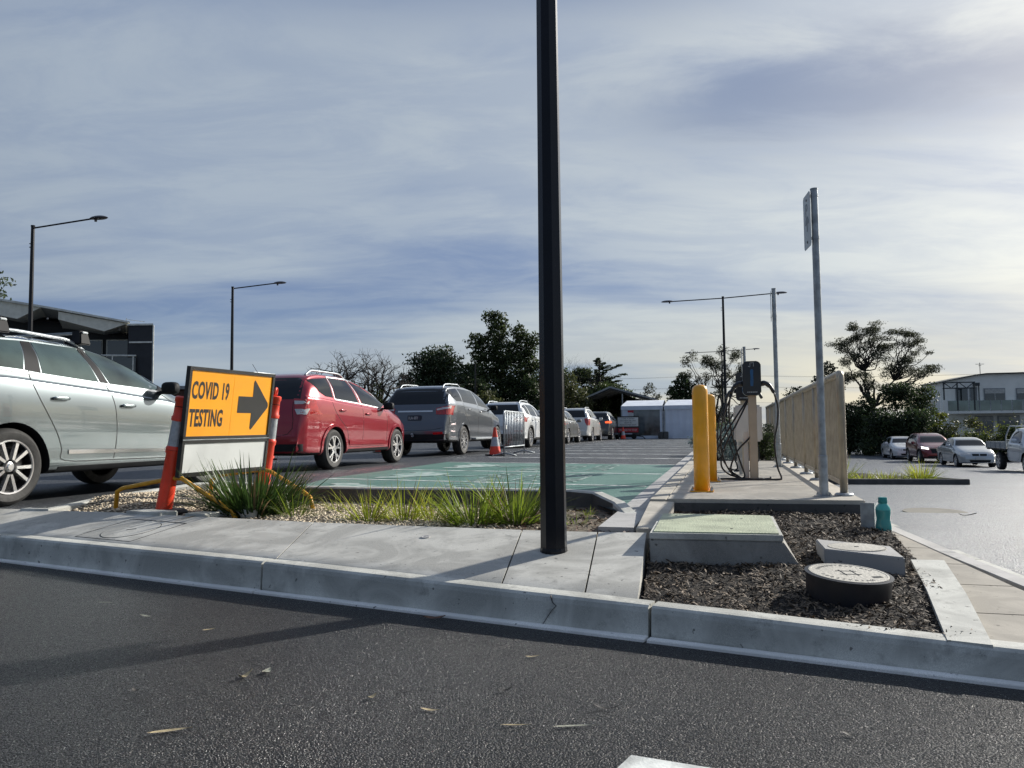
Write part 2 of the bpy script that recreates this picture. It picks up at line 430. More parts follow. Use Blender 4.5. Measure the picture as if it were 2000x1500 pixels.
# gutter edge strip
bm = bmesh.new()
for s0, s1 in ((-60, -6.25), (-6.24, -3.495), (-3.485, -1.107), (-1.095, 9)):
    prism(bm, [kp(s0, K0 - .05), kp(s1, K0 - .05), kp(s1, K0 + .02), kp(s0, K0 + .003)], -.05, .014)
struct(fin(bm, 'kerb_edge_strip', M['strip'], bevel=.003))
# main precast kerb
def ktop(s): return interp([(-5, .18), (-3.5, .178), (-1.9, .158), (-1.1, .15), (.2, .125), (2, .12)], s)
bm = bmesh.new()
for s0, s1 in ((-34, -6.255), (-6.235, -3.498), (-3.482, -1.109), (-1.093, 2.5), (2.51, 6)):
    n = 8
    rings = []
    for i in range(n + 1):
        s = s0 + (s1 - s0) * i / n; h = ktop(s)
        sh = .012 if i in (0, n) else 0
        prof = [(.004 + sh, -.06), (.004 + sh, .02), (.010 + sh, h - .035), (.016 + sh, h - .014), (.03 + sh, h - .002 - sh * .3), (.06, h - sh * .3), (.128, h - sh * .3), (.128, -.06)]
        rings.append([bm.verts.new(kp(s, K0 + q, zz)) for q, zz in prof])
    for a, b in zip(rings, rings[1:]):
        for j in range(len(a) - 1): bm.faces.new((a[j], b[j], b[j + 1], a[j + 1]))
    bm.faces.new(rings[0]); bm.faces.new(rings[-1][::-1])
bmesh.ops.recalc_face_normals(bm, faces=bm.faces[:])
kerb = struct(fin(bm, 'kerb', M['kerb']))
bm = bmesh.new(); ck = [(.0, .150), (.010, .12), (.030, .105), (.006, .08), (-.018, .045), (-.040, .012)]
for (s0, z0), (s1, z1) in zip(ck, ck[1:]):
    w_ = .0018; q = [(s0 - w_, z0), (s0 + w_, z0), (s1 + w_, z1), (s1 - w_, z1)]
    hexa(bm, [kp(-1.588 + a_, K0 + .001 + z_ * .04, z_) for a_, z_ in q], [kp(-1.588 + a_, K0 + .02, z_) for a_, z_ in q])
struct(fin(bm, 'kerb_crack', M['cdark']))
# sloping concrete slab between kerb and garden bed
fr = [(-9.0, 8.78, .19), (-4.03, 6.095, .18), (-2.9, 5.50, .18), (-1.443, 4.735, .178), (-.062, 4.008, .158), (.345, 3.795, .149), (.585, 3.668, .144)]
bk = [(-9.6, 9.25, .29), (-4.54, 6.86, .29), (-3.289, 6.436, .29), (-1.45, 5.616, .29), (.057, 5.077, .29), (.536, 4.935, .29), (.842, 4.885, .29)]
bm = bmesh.new()
def slabpiece(idx, n=7):
    F_ = [Vector(fr[i]) for i in idx]; B_ = [Vector(bk[i]) for i in idx]; g = .005; cols = []
    for j in range(len(idx) - 1):
        for k in range(n + (j == len(idx) - 2)):
            t = k / n; cols.append((F_[j].lerp(F_[j + 1], t), B_[j].lerp(B_[j + 1], t)))
    d = (cols[1][0] - cols[0][0]).normalized() * g; cols[0] = (cols[0][0] + d, cols[0][1] + d); cols[-1] = (cols[-1][0] - d, cols[-1][1] - d)
    m_ = 6; G_ = []
    for f_, b_ in cols:
        r = [f_.lerp(b_, q / m_) for q in range(m_ + 1)]; r[0].z -= .004; r = [r[0]] + [f_.lerp(b_, .012)] + r[1:]
        r = [Vector((f_.x, f_.y, -.02))] + r + [Vector((b_.x, b_.y, -.02))]; G_.append([bm.verts.new(q) for q in r])
    for r0, r1 in zip(G_, G_[1:]):
        for q in range(len(r0) - 1): bm.faces.new((r0[q], r1[q], r1[q + 1], r0[q + 1]))
    bm.faces.new(G_[0]); bm.faces.new(G_[-1][::-1])
slabpiece([0, 1, 2, 3]); slabpiece([3, 4]); slabpiece([4, 5]); slabpiece([5, 6])
bmesh.ops.recalc_face_normals(bm, faces=bm.faces[:])
slab = struct(fin(bm, 'footpath_slab', M['conc'], smooth=True))
# backing soil under the beds
sheet('bed_soil', [kp(-30, K0 + .12), kp(-.1, K0 + .12), ab(3.5, .9), ab(6.3, 1.0), ab(8.5, -.4), ab(8.5, -14), kp(-30, 8)], .055, M['mulch_b'])
# lot asphalt
lotpoly = [(-60, 35.4), (-4.62, 6.88), (-4.12, 6.70), (-3.98, 7.55), (-3.48, 8.40), (-3.22, 8.62), (-2.9, 8.35), (-2.156, 7.75), (-1.6, 7.55), (.70, 6.92), (.86, 6.12),
           ab(6.1, -.82), ab(60, -.98), ab(130, -.98), ab(130, -150), (-120, 60)]
lot = sheet('car_park_asphalt', lotpoly, LOT, M['lot'])
# gutter and kerb beside the platform
bm = bmesh.new()
a = 5.2
while a < 60:
    st = 1.2 if a < 16 else 3
    prism(bm, [ab(a, -.83 - a * .002), ab(a + st - .006, -.83 - a * .002), ab(a + st - .006, -.60), ab(a, -.60)], .1, LOT + .006)
    a += st
gut = struct(fin(bm, 'gutter', M['conc_lt'], bevel=.002))
bm = bmesh.new()
a = 6.3
while a < 60:
    st = 1.5 if a < 16 else 5
    prism(bm, [ab(a, -.597), ab(a + st - .008, -.597), ab(a + st - .008, -.462), ab(a, -.462)], .05, PLAT - .004)
    a += st
hexa(bm, [ab(5.05, -.57, .30), ab(5.05, -.40, .30), ab(6.29, -.40, PLAT - .02), ab(6.29, -.597, PLAT - .02)], [ab(5.05, -.57, 0), ab(5.05, -.40, 0), ab(6.29, -.40, 0), ab(6.29, -.597, 0)])
struct(fin(bm, 'platform_kerb', M['plat'], bevel=.006))
# platform
bm = bmesh.new()
a = 6.31
for a1 in (7.9, 9.5, 11.4, 13.5):
    prism(bm, [ab(a, -.458), ab(a1 - .006, -.458), ab(a1 - .006, 1.02), ab(a + (.085 if a < 6.4 else 0), 1.02)], -.3, PLAT); a = a1
struct(fin(bm, 'platform', M['plat'], bevel=.005))
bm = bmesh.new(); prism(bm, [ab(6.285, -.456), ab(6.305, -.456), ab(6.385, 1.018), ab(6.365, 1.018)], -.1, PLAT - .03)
struct(fin(bm, 'platform_face', M['cdark']))  # dark skin on the front wall: shade and damp staining put into its colour
# garden kerb in front of the green bays
def kerbsweep(name, pts, w, zb, m, parent=None):
    bm = bmesh.new(); P = [Vector(p) for p in pts]; rings = []
    for i, p in enumerate(P):
        d = (P[min(i + 1, len(P) - 1)] - P[max(i - 1, 0)]); d.z = 0; d.normalize(); nn = Vector((-d.y, d.x, 0))
        rings.append([bm.verts.new(q) for q in (Vector((p.x, p.y, zb)), Vector((p.x, p.y, p.z - .015)), p + nn * .015, p + nn * (w - .015), Vector((p.x + nn.x * w, p.y + nn.y * w, p.z - .015)), Vector((p.x + nn.x * w, p.y + nn.y * w, zb)))])
    for a, b in zip(rings, rings[1:]):
        for j in range(5): bm.faces.new((a[j], b[j], b[j + 1], a[j + 1]))
    bm.faces.new(rings[0]); bm.faces.new(rings[-1][::-1]); bmesh.ops.recalc_face_normals(bm, faces=bm.faces[:])
    return fin(bm, name, m, parent, smooth=True)
kc = [(-4.3, 6.74, .30), (-4.0, 6.66, .302), (-3.92, 7.05, .32), (-3.86, 7.5, .345), (-3.62, 8.0, .37), (-3.38, 8.38, .40), (-3.17, 8.52, .40), (-2.95, 8.33, .40), (-2.6, 7.95, .40), (-2.156, 7.72, .40), (-1.6, 7.51, .40), (-.4, 7.18, .40), (.5, 6.93, .40), (.70, 6.86, .385), (.83, 6.45, .335), (.86, 6.05, .285)]
# the kerb runs with the bed on its right hand
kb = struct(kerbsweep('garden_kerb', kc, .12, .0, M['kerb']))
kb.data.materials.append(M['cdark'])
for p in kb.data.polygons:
    if p.center.x > -3.25 and abs(p.normal.z) < .3 and p.normal.y < -.2: p.material_index = 1  # upright faces towards the viewer darkened: shade and stain in one colour
# bed surfaces
def bedz(x, y):
    return .245 + .10 * max(0, min(1, (-x - 2.7) / .9)) * max(0, min(1, (x * .466 + y * .885 - 4.2) / .45)) + .015 * noise.noise(Vector((x * 2, y * 2, 0)))
def bed(name, poly, zf, m, st=.07):
    bm = bmesh.new(); pts = [Vector((p[0], p[1])) for p in poly]; n = len(pts)
    xs = [p.x for p in pts]; ys = [p.y for p in pts]; ex = []
    x = min(xs)
    while x < max(xs):
        y = min(ys)
        while y < max(ys):
            q = Vector((x + random.uniform(-.3, .3) * st, y + random.uniform(-.3, .3) * st))
            if inpoly(q, pts): ex.append(q)
            y += st
        x += st
    v, e, f, *_ = delaunay_2d_cdt(pts + ex, [(i, (i + 1) % n) for i in range(n)], [], 1, 1e-5)
    vv = [(p.x, p.y, zf(p.x, p.y)) for p in v]
    return pyd(name, vv, f, m, smooth='all')
def inpoly(p, poly):
    c = False; n = len(poly)
    for i in range(n):
        a, b = poly[i], poly[i - 1]
        if (a[1] > p[1]) != (b[1] > p[1]) and p[0] < (b[0] - a[0]) * (p[1] - a[1]) / (b[1] - a[1]) + a[0]: c = not c
    return c
gp = [(-4.5, 6.88), (-3.289, 6.45), (-1.45, 5.63), (.057, 5.09), (.842, 4.895), (.95, 5.95), (.80, 6.45), (.70, 6.93), (-1.6, 7.58), (-2.15, 7.78), (-2.9, 8.4), (-3.2, 8.6), (-3.45, 8.45), (-3.9, 7.6), (-4.05, 6.75)]
struct(bed('gravel_bed', gp, bedz, M['grav_b'], .09))
mp_ = [(.60, 3.655), (1.66, 3.02), (1.80, 3.02), (2.24, 4.30), (2.56, 5.3), (2.70, 5.93), (1.25, 6.2), (1.16, 6.17), (.86, 4.9)]
def mulchz(x, y):
    n = x * .466 + y * .885 - 3.5
    return min(.29, .112 + .066 * max(n, 0)) + .018 * noise.noise(Vector((x * 3, y * 3, 1))) - .03 * max(0, (x - 1.9)) 
struct(bed('mulch_bed', mp_, mulchz, M['mulch_b'], .06))
# pebbles, bark chips
def scatter(name, poly, zf, n, m, kind, smin, smax, ok=None):
    V = []; F = []
    xs = [p[0] for p in poly]; ys = [p[1] for p in poly]; k = 0
    while k < n:
        x = random.uniform(min(xs), max(xs)); y = random.uniform(min(ys), max(ys))
        if not inpoly((x, y), poly) or (ok and not ok(x, y)): continue
        k += 1; z = zf(x, y); s = random.uniform(smin, smax); b = len(V)
        rz = random.uniform(0, 6.28); tl = random.gauss(0, .35); c, sn = math.cos(rz), math.sin(rz)
        if kind == 'peb':
            q = [(1, 0, 0), (-1, 0, 0), (0, .75, 0), (0, -.75, 0), (0, 0, .55), (0, 0, -.5), (.6, .5, .32), (-.6, .45, .32), (-.5, -.5, .35), (.6, -.45, .3)]
            fs = [(0, 6, 4), (6, 2, 4), (2, 7, 4), (7, 1, 4), (1, 8, 4), (8, 3, 4), (3, 9, 4), (9, 0, 4), (0, 2, 6), (2, 1, 7), (1, 3, 8), (3, 0, 9)]
            for u, v, w in q:
                u += random.uniform(-.15, .15); X, Y = u * c - v * sn, u * sn + v * c
                V.append((x + X * s, y + Y * s, z + w * s + s * .25))
        else:
            l, w, h = s, s * random.uniform(.14, .4), s * .05
            bend = random.uniform(-.25, .25) * s
            q = [(-l, -w * .6, 0), (0, -w, bend), (l, -w * .5, 0), (l * 1.1, w * .4, 0), (0, w, bend), (-l, w * .5, 0)]
            fs = [(0, 1, 4, 5), (1, 2, 3, 4)]
            roll = random.gauss(0, .5)
            for u, v, ww in q:
                ww = ww + v * math.sin(roll) + u * math.sin(tl); v = v * math.cos(roll)
                V.append((x + u * c - v * sn, y + u * sn + v * c, z + ww + .006 + abs(math.sin(tl)) * l * .6))
        F += [tuple(i + b for i in f) for f in fs]
    return stuff(pyd(name, V, F, m, smooth=('all' if kind == 'peb' else False)))
gl = [p for p in gp]
scatter('gravel', gl, bedz, 7500, M['pebble'], 'peb', .009, .018, ok=lambda x, y: x < -.1 + random.uniform(-.5, .4))
scatter('bark_mulch', mp_, mulchz, 16000, M['chip'], 'chip', .004, .019)
scatter('leaf_litter', [(-.3, 5.25), (.842, 4.93), (.93, 5.9), (.7, 6.7), (-.2, 7.0)], bedz, 900, mat('leaf_litter', (.13, .045, .03), .6, col2=(.16, .12, .07), vs=30, island=.6, world=True), 'chip', .012, .03)
# the green charging bays and the bay lines
def bayA(a0, b): return a0 - .2 * (b + .86)
g0 = [ab(6.75, -.84), ab(14.0, -.86), ab(bayA(14.1, -5.5), -5.5), ab(8.0, -4.95)] 
gpoly = [(.72, 6.98), (.87, 6.13), ab(6.1, -.835), ab(14.0, -.86), ab(15.1, -5.55), ab(12.3, -5.45), ab(9.8, -5.4), ab(8.1, -4.95), (-2.05, 7.80), (-1.6, 7.62)]
sheet('green_bay_paint', gpoly, LOT + .004, M['green'])
bm = bmesh.new()
for a0 in (8.85, 11.18, 14.0, 16.7, 19.3, 21.9, 24.5, 27.1, 29.7, 32.3, 34.9, 37.5, 40.1):
    w = .035 if a0 < 15 else .07
    b0 = -5.45; b1 = -.88
    hexa(bm, [ab(bayA(a0, b0) - w, b0, LOT + .008), ab(bayA(a0, b1) - w, b1, LOT + .008), ab(bayA(a0, b1) + w, b1, LOT + .008), ab(bayA(a0, b0) + w, b0, LOT + .008)],
         [ab(bayA(a0, b0) - w, b0, LOT + .001), ab(bayA(a0, b1) - w, b1, LOT + .001), ab(bayA(a0, b1) + w, b1, LOT + .001), ab(bayA(a0, b0) + w, b0, LOT + .001)])
struct(fin(bm, 'bay_lines', M['thin']))
def baysymbol(a, b):
    """electric car with a plug lead, read from the aisle: its up points towards +b, its right towards -a"""
    mm = basis(ab(a, b, LOT + .0085), -AX, BX)
    bm = bmesh.new()
    body = [(-.75, 0), (-.75, .30), (-.55, .42), (-.38, .72), (.28, .72), (.50, .42), (.75, .34), (.75, 0), (.55, 0), (.5, .12), (.38, .16), (.26, .12), (.2, 0), (-.2, 0), (-.26, .12), (-.38, .16), (-.5, .12), (-.55, 0)]
    prism(bm, body, 0, .002, mm)
    for i in range(14):
        t0, t1 = i / 14 * 2.6, (i + 1) / 14 * 2.6
        f = lambda t: (.0 + .30 * math.sin(t * 2.2), .78 + t * .42)
        (x0, y0), (x1, y1) = f(t0), f(t1)
        prism(bm, [(x0 - .05, y0), (x0 + .05, y0), (x1 + .05, y1 + .01), (x1 - .05, y1 + .01)], 0, .002, mm)
    return struct(fin(bm, 'bay_symbol_paint', M['worn']))
for a0 in (7.65, 10.2, 12.9): baysymbol(a0 + .45, -4.75)
for a0 in (7.65, 10.0, 12.6):
    struct(words('bay_lettering_paint', 'ELECTRIC\nVEHICLE\nCHARGING', .52, basis(ab(a0 + .25, -2.15, LOT + .0085), -AX, BX), M['worn'], sx=.75, align='CENTER', line=1.05))
# kerb road mark
sheet('road_marking', [(.335, 2.285), (.95, 2.02), (.93, 1.90), (.27, 2.18)], .004, M['line'])
# right-hand path, gutter and lot
def strip(name, b0, b1, a0, a1, dz, m, st=1.5, base=-1.2, gap=.008, bev=.004):
    bm = bmesh.new(); a = a0
    while a < a1:
        e = min(a + st, a1)
        f = lambda bb, aa: bb(aa) if callable(bb) else bb
        ca = lambda bb: max(a, (3.515 - .214 * bb) / .977)
        t = [ab(ca(f(b0, a)), f(b0, a), zr(a) + dz), ab(e - gap, f(b0, e), zr(e) + dz), ab(e - gap, f(b1, e), zr(e) + dz), ab(ca(f(b1, a)), f(b1, a), zr(a) + dz)]
        hexa(bm, t, [Vector((q.x, q.y, q.z - .15)) for q in t]); a = e
        if a > 16: st = 4
    return struct(fin(bm, name, m, bevel=bev))
pl = lambda a: interp([(2.7, .93), (3.3, .96), (4.7, 1.07), (6.3, 1.04), (20, 1.04)], a)
strip('footpath', pl, lambda a: interp([(2.7, 1.60), (4.6, 1.46), (7.3, 1.36), (20, 1.36)], a), 3.18, 19.3, .045, M['path'], .75)
strip('path_kerb', lambda a: interp([(2.7, 1.61), (4.6, 1.47), (7.3, 1.37), (20, 1.37)], a), lambda a: interp([(2.7, 1.72), (4.6, 1.58), (7.3, 1.48), (20, 1.48)], a), 3.0, 19.3, .045, M['conc_lt'], 3)
strip('path_gutter', lambda a: interp([(2.7, 1.725), (4.6, 1.585), (7.3, 1.485), (20, 1.485)], a), lambda a: interp([(2.7, 1.86), (4.6, 1.72), (7.3, 1.62), (20, 1.62)], a), 2.95, 19.3, .006, M['kerb'], 3)
bm = bmesh.new(); av = [2.2, 5, 7.3, 9, 12, 16, 20, 28, 36, 42, 50, 58, 70, 85, 140]
rows = [[bm.verts.new(ab(a, b, zr(a))) for b in (1.5, 12, 40, 120)] for a in av]
for v, b in zip(rows[0], (1.5, 12, 40, 120)): v.co = ab((3.44 - .214 * b) / .977, b, .07)
for r0, r1 in zip(rows, rows[1:]):
    for j in range(3): bm.faces.new((r0[j], r0[j + 1], r1[j + 1], r1[j]))
bmesh.ops.recalc_face_normals(bm, faces=bm.faces[:])
struct(fin(bm, 'right_car_park_asphalt', M['rlot'], smooth='all'))
# bank between the two levels behind the platform
bm = bmesh.new(); av = [13.5, 16, 20, 28, 40, 60, 130]
rows = [[bm.verts.new(ab(a, -.47, LOT + .06)), bm.verts.new(ab(a, .9, LOT + .08)), bm.verts.new(ab(a, 1.7, zr(a) + .05))] for a in av]
for r0, r1 in zip(rows, rows[1:]):
    for j in range(2): bm.faces.new((r0[j], r0[j + 1], r1[j + 1], r1[j]))
struct(fin(bm, 'garden_bank', M['mulch_b']))
# far kerb and planted verge of the right lot
vb = [(36, 44), (45, 36.5), (60, 24), (72, 14.5), (84, 12.2), (100, 11.5)]
bm = bmesh.new()
rows = []
for a, b in vb:
    rows.append([bm.verts.new(ab(a, b, zr(a) - .02)), bm.verts.new(ab(a, b, zr(a) + .13)), bm.verts.new(ab(a + .1, b + .16, zr(a) + .13)), bm.verts.new(ab(a + .1, b + .16, zr(a) - .02))])
for r0, r1 in zip(rows, rows[1:]):
    for j in range(3): bm.faces.new((r0[j], r1[j], r1[j + 1], r0[j + 1]))
bmesh.ops.recalc_face_normals(bm, faces=bm.faces[:])
struct(fin(bm, 'far_kerb', M['conc_lt']))
sheet('verge_soil', [ab(a + .1, b + .1) for a, b in vb] + [ab(110, 60), ab(60, 90), ab(36, 60)], -1.12, M['mulch_b'])
# ================================================================== VEHICLES
WH = {}
def wheel(R, wd, rr, style, m_rim, m_back):
    key = (R, wd, rr, style)
    if key in WH: return WH[key]
    # axis along y, outer face at y = 0 pointing to -y, body towards +y
    T = Matrix.Rotation(rad(90), 4, 'X')     # z -> -y
    bm = bmesh.new()
    pr = [(rr + .004, .0), (rr + .02, .008), (R - .045, .012), (R - .012, -.012), (R, -.045), (R, -wd + .045), (R - .014, -wd + .01), (rr + .02, -wd + .0), (rr + .004, -wd + .01)]
    lathe(bm, pr, 48, T, cap=False)
    ty = bpy.data.meshes.new('tyre'); bm.to_mesh(ty); bm.free(); ty.materials.append(M['tyre'])
    ty.polygons.foreach_set('use_smooth', [True] * len(ty.polygons)); ty.set_sharp_from_angle(angle=rad(35))
    bm = bmesh.new()   # rim: barrel, lip and spokes
    lathe(bm, [(rr + .006, .0), (rr + .004, .010), (rr - .010, .008), (rr - .014, -.006)], 48, T, cap=False)
    def spoke(a, w0, w1, r0, r1, skew=0):
        d = [(r0, -w0, .004), (r0, w0, .004), (r1, w1 + skew, -.004), (r1, -w1 + skew, -.004)]
        top = []; bot = []
        for r, w, z in d:
            x = r * math.cos(a) - w * math.sin(a); y = r * math.sin(a) + w * math.cos(a)
            top.append(T @ Vector((x, y, z + .004))); bot.append(T @ Vector((x, y, z - .035)))
        hexa(bm, top, bot)
    ro = rr - .006
    hubr = .045 if style == 'double' else .07
    if style == 'double':
        for i in range(5):
            a = 2 * math.pi * i / 5 + rad(270)
            for s in (-1, 1): spoke(a, .011, .012, .06, ro, 0) if False else spoke(a + s * .20, .013, .017, .07, ro, s * .022)
    elif style == 'y':
        for i in range(5):
            a = 2 * math.pi * i / 5 + rad(90)
            spoke(a, .026, .022, .05, rr * .55)
            for s in (-1, 1): spoke(a + s * .12, .014, .018, rr * .5, ro, s * .02)
    elif style == 'five':
        for i in range(5): spoke(2 * math.pi * i / 5 + rad(90), .03, .042, .04, ro)
    elif style == 'multi':
        for i in range(10): spoke(2 * math.pi * i / 10 + rad(90), .014, .018, .04, ro)
    else:
        for i in range(6): spoke(2 * math.pi * i / 6 + rad(90), .028, .05, .04, ro)
    lathe(bm, [(.001, .012), (.028, .012), (.034, .004), (hubr, .0), (hubr + .005, -.03)], 24, T, cap=False)
    rm = bpy.data.meshes.new('rim'); bm.to_mesh(rm); bm.free(); rm.materials.append(M[m_rim])
    bm = bmesh.new(); lathe(bm, [(.001, -.07), (rr - .03, -.075), (rr - .02, -.09)], 32, T, cap=False); lathe(bm, [(rr - .014, -.006), (rr - .022, -.05), (rr - .03, -.10), (rr - .035, -wd + .03)], 48, T, cap=False)
    lathe(bm, [(.03, -.05), (rr * .72, -.052), (rr * .74, -.07)], 32, T, cap=False)
    bk = bpy.data.meshes.new('brake_disc'); bm.to_mesh(bk); bm.free(); bk.materials.append(M[m_back])
    WH[key] = (ty, rm, bk); return WH[key]
def pchip(t, x): return interp(t, x)
def sm(t, x, r=.07):
    return sum(interp(t, x + k * r) * w for k, w in ((-1, .2), (-.5, .2), (0, .2), (.5, .2), (1, .2)))
def carbody(sp):
    x0, x1 = sp['top'][0][0], sp['top'][-1][0]; Wd = sp['W']; tum = sp.get('tum', .45)
    xs = []; n = 64
    for i in range(n + 1):
        t = i / n; t = .5 - .5 * math.cos(math.pi * t); t = .55 * t + .45 * i / n; xs.append(x0 + (x1 - x0) * t)
    xs = sorted(set(xs + [x0 + .015, x0 + .035, x0 + .06, x1 - .015, x1 - .035, x1 - .06]))
    rings = []
    for x in xs:
        e = min(1, (x - x0) / .3, (x1 - x) / .3)
        zt = sm(sp['top'], x, .07 * max(e, 0)); w = Wd / 2 * interp(sp['plan'], x); zb = sp['zb'] + .05 * max(0, 1 - (x - x0) / .35) + .04 * max(0, 1 - (x1 - x) / .35)
        be = min(sm(sp['belt'], x), zt - .03); h = zt - be
        g = max(0, min(1, (h - .12) / .3)); g = g * g * (3 - 2 * g)
        L = lambda p, q: (p[0] + (q[0] - p[0]) * g, p[1] + (q[1] - p[1]) * g)
        yr = w * .93 - tum * h
        pts = [(0, zb), (.7 * w, zb), (.93 * w, zb + .02), (.982 * w, zb + .10 * (be - zb)), (w * .985, zb + .28 * (be - zb)), (w, zb + .52 * (be - zb)), (w, zb + .76 * (be - zb)), (w * .978, be - .05 * (be - zb)), (w * .955, be)]
        pts += [L((.90 * w, be + .42 * h), (w * .945 - tum * .45 * h, be + .5 * h)), L((.80 * w, be + .75 * h), (yr + .01, zt - .085)), L((.70 * w, be + .87 * h), (yr - .035, zt - .03)), L((.45 * w, zt - .03 * h), (yr * .62, zt - .004)), (0, zt)]
        P = [pts[0]] + pts + [pts[-1]]; c = []
        for i in range(1, len(P) - 2):
            for j in range(4):
                t = j / 4; a, b, cc, d = P[i - 1:i + 3]
                if i == 1: a = (-b[0], b[1])
                c.append(tuple(.5 * (2 * b[k] + (cc[k] - a[k]) * t + (2 * a[k] - 5 * b[k] + 4 * cc[k] - d[k]) * t * t + (3 * b[k] - a[k] - 3 * cc[k] + d[k]) * t ** 3) for k in (0, 1)))
        c.append(pts[-1]); rings.append((x, c))
    V = []; F = []; m = len(rings[0][1])
    for x, c in rings:
        row = [(x, -y, z) for y, z in c] + [(x, y, z) for y, z in c[-2:0:-1]]
        V += row
    k = 2 * m - 2
    for i in range(len(rings) - 1):
        for j in range(k):
            F.append((i * k + j, i * k + (j + 1) % k, (i + 1) * k + (j + 1) % k, (i + 1) * k + j))
    # caps : right-left grid
    for end, sgn in ((0, -1), (len(rings) - 1, 1)):
        base = end * k; cols = 10; grid = {}
        bul = sp.get('bulge', .06)
        for j in range(0, m):
            l = base + j; r = base + (k - j) % k
            for q in range(cols + 1):
                if q == 0: grid[j, q] = l
                elif q == cols: grid[j, q] = r
                elif j in (0, m - 1): grid[j, q] = l
                else:
                    a = V[l]; u = q / cols * 2 - 1
                    V.append((a[0] + sgn * bul * (1 - u * u) * math.sin(math.pi * j / (m - 1)) ** .5, a[1] * -u, a[2])); grid[j, q] = len(V) - 1
        for j in range(m - 1):
            for q in range(cols):
                f = [grid[j, q], grid[j, q + 1], grid[j + 1, q + 1], grid[j + 1, q]]
                f2 = []
                for v in f:
                    if v not in f2: f2.append(v)
                if len(f2) > 2: F.append(tuple(f2))
    me = bpy.data.meshes.new('body'); me.from_pydata(V, [], F); me.update()
    bm = bmesh.new(); bm.from_mesh(me); bmesh.ops.recalc_face_normals(bm, faces=bm.faces[:]); bm.to_mesh(me)
    bvh = BVHTree.FromBMesh(bm); bm.free()
    return me, bvh
def decal(bvh, name, poly, axis, m, parent, off=.004, st=.05, thick=.02):
    """a panel cut to 'poly' and laid on the body; side polys in (x, z), end polys in (y, z), top polys in (x, y)"""
    n = len(poly); P = [Vector(p) for p in poly]
    Q = []
    for i in range(n):
        a, b = P[i], P[(i + 1) % n]; k = max(1, int((b - a).length / st))
        Q += [a + (b - a) * (j / k) for j in range(k)]
    n = len(Q); ex = []
    x0, x1 = min(p.x for p in P), max(p.x for p in P); y0, y1 = min(p.y for p in P), max(p.y for p in P)
    x = x0 + st * .5
    while x < x1:
        y = y0 + st * .5
        while y < y1:
            q = Vector((x, y))
            if inpoly(q, Q) and min((q - w).length for w in Q) > st * .35: ex.append(q)
            y += st
        x += st
    v, e, f, *_ = delaunay_2d_cdt(Q + ex, [(i, (i + 1) % n) for i in range(n)], [], 1, 1e-6)
    O = {'R': lambda p: (Vector((p.x, -3, p.y)), Vector((0, 1, 0))), 'L': lambda p: (Vector((p.x, 3, p.y)), Vector((0, -1, 0))),
         'B': lambda p: (Vector((-6, p.x, p.y)), Vector((1, 0, 0))), 'F': lambda p: (Vector((9, p.x, p.y)), Vector((-1, 0, 0))),
         'T': lambda p: (Vector((p.x, p.y, 5)), Vector((0, 0, -1)))}[axis]
    V = []; ok = []
    for p in v:
        o, d = O(p); h, nn, *_ = bvh.ray_cast(o, d)
        if h is None: V.append(Vector((0, 0, 0))); ok.append(False)
        else: V.append(h + (nn if nn.dot(d) < 0 else -nn) * off); ok.append(True)
    F = [t for t in f if all(ok[i] for i in t)]
    if not F: return None
    d = O(v[0])[1]
    bm = bmesh.new(); bv = [bm.verts.new(q) for q in V]
    for t in F:
        try: bm.faces.new([bv[i] for i in t])
        except ValueError: pass
    for q in list(bm.verts):
        if not q.link_faces: bm.verts.remove(q)
    bm.normal_update()
    s = sum((fc.normal * fc.calc_area() for fc in bm.faces), Vector())
    if s.dot(d) > 0: bmesh.ops.reverse_faces(bm, faces=bm.faces[:])
    be = [q for q in bm.edges if q.is_boundary]
    r = bmesh.ops.extrude_edge_only(bm, edges=be)
    for q in r['geom']:
        if isinstance(q, bmesh.types.BMVert): q.co += d * thick
    bm.normal_update()
    return fin(bm, name, m, parent, smooth=True)
def mirrorx(poly): return [(-x, z) for x, z in poly]
def pline(pts, w):
    """thin polygon round a polyline"""
    P = [Vector(p) for p in pts]; L = []; R = []
    if len(P) > 2: P = [v.to_2d() for v in crv([v.to_3d() for v in P], 4)]
    for i, p in enumerate(P):
        d = (P[min(i + 1, len(P) - 1)] - P[max(i - 1, 0)]).normalized(); nn = Vector((-d.y, d.x))
        L.append(p + nn * w / 2); R.append(p - nn * w / 2)
    return L + R[::-1]
def circ(cx, cz, r, a0, a1, n=16): return [(cx + r * math.cos(a0 + (a1 - a0) * i / n), cz + r * math.sin(a0 + (a1 - a0) * i / n)) for i in range(n + 1)]
def blob(bm, c, s, mtx=None, seg=12):
    r = bmesh.ops.create_uvsphere(bm, u_segments=seg, v_segments=8, radius=1)
    for v in r['verts']:    # superellipsoid
        v.co = Vector([math.copysign(abs(q) ** .62, q) for q in v.co])
    mm = Matrix.Translation(c) @ Matrix.Diagonal((s[0], s[1], s[2], 1))
    if mtx: mm = mtx @ mm
    bmesh.ops.transform(bm, matrix=mm, verts=r['verts'])
def paint(name, c, metal=.5, rough=.32):
    m = mat(name, c, rough, metal, var=.03, vs=2, coat=1.0)
    return m
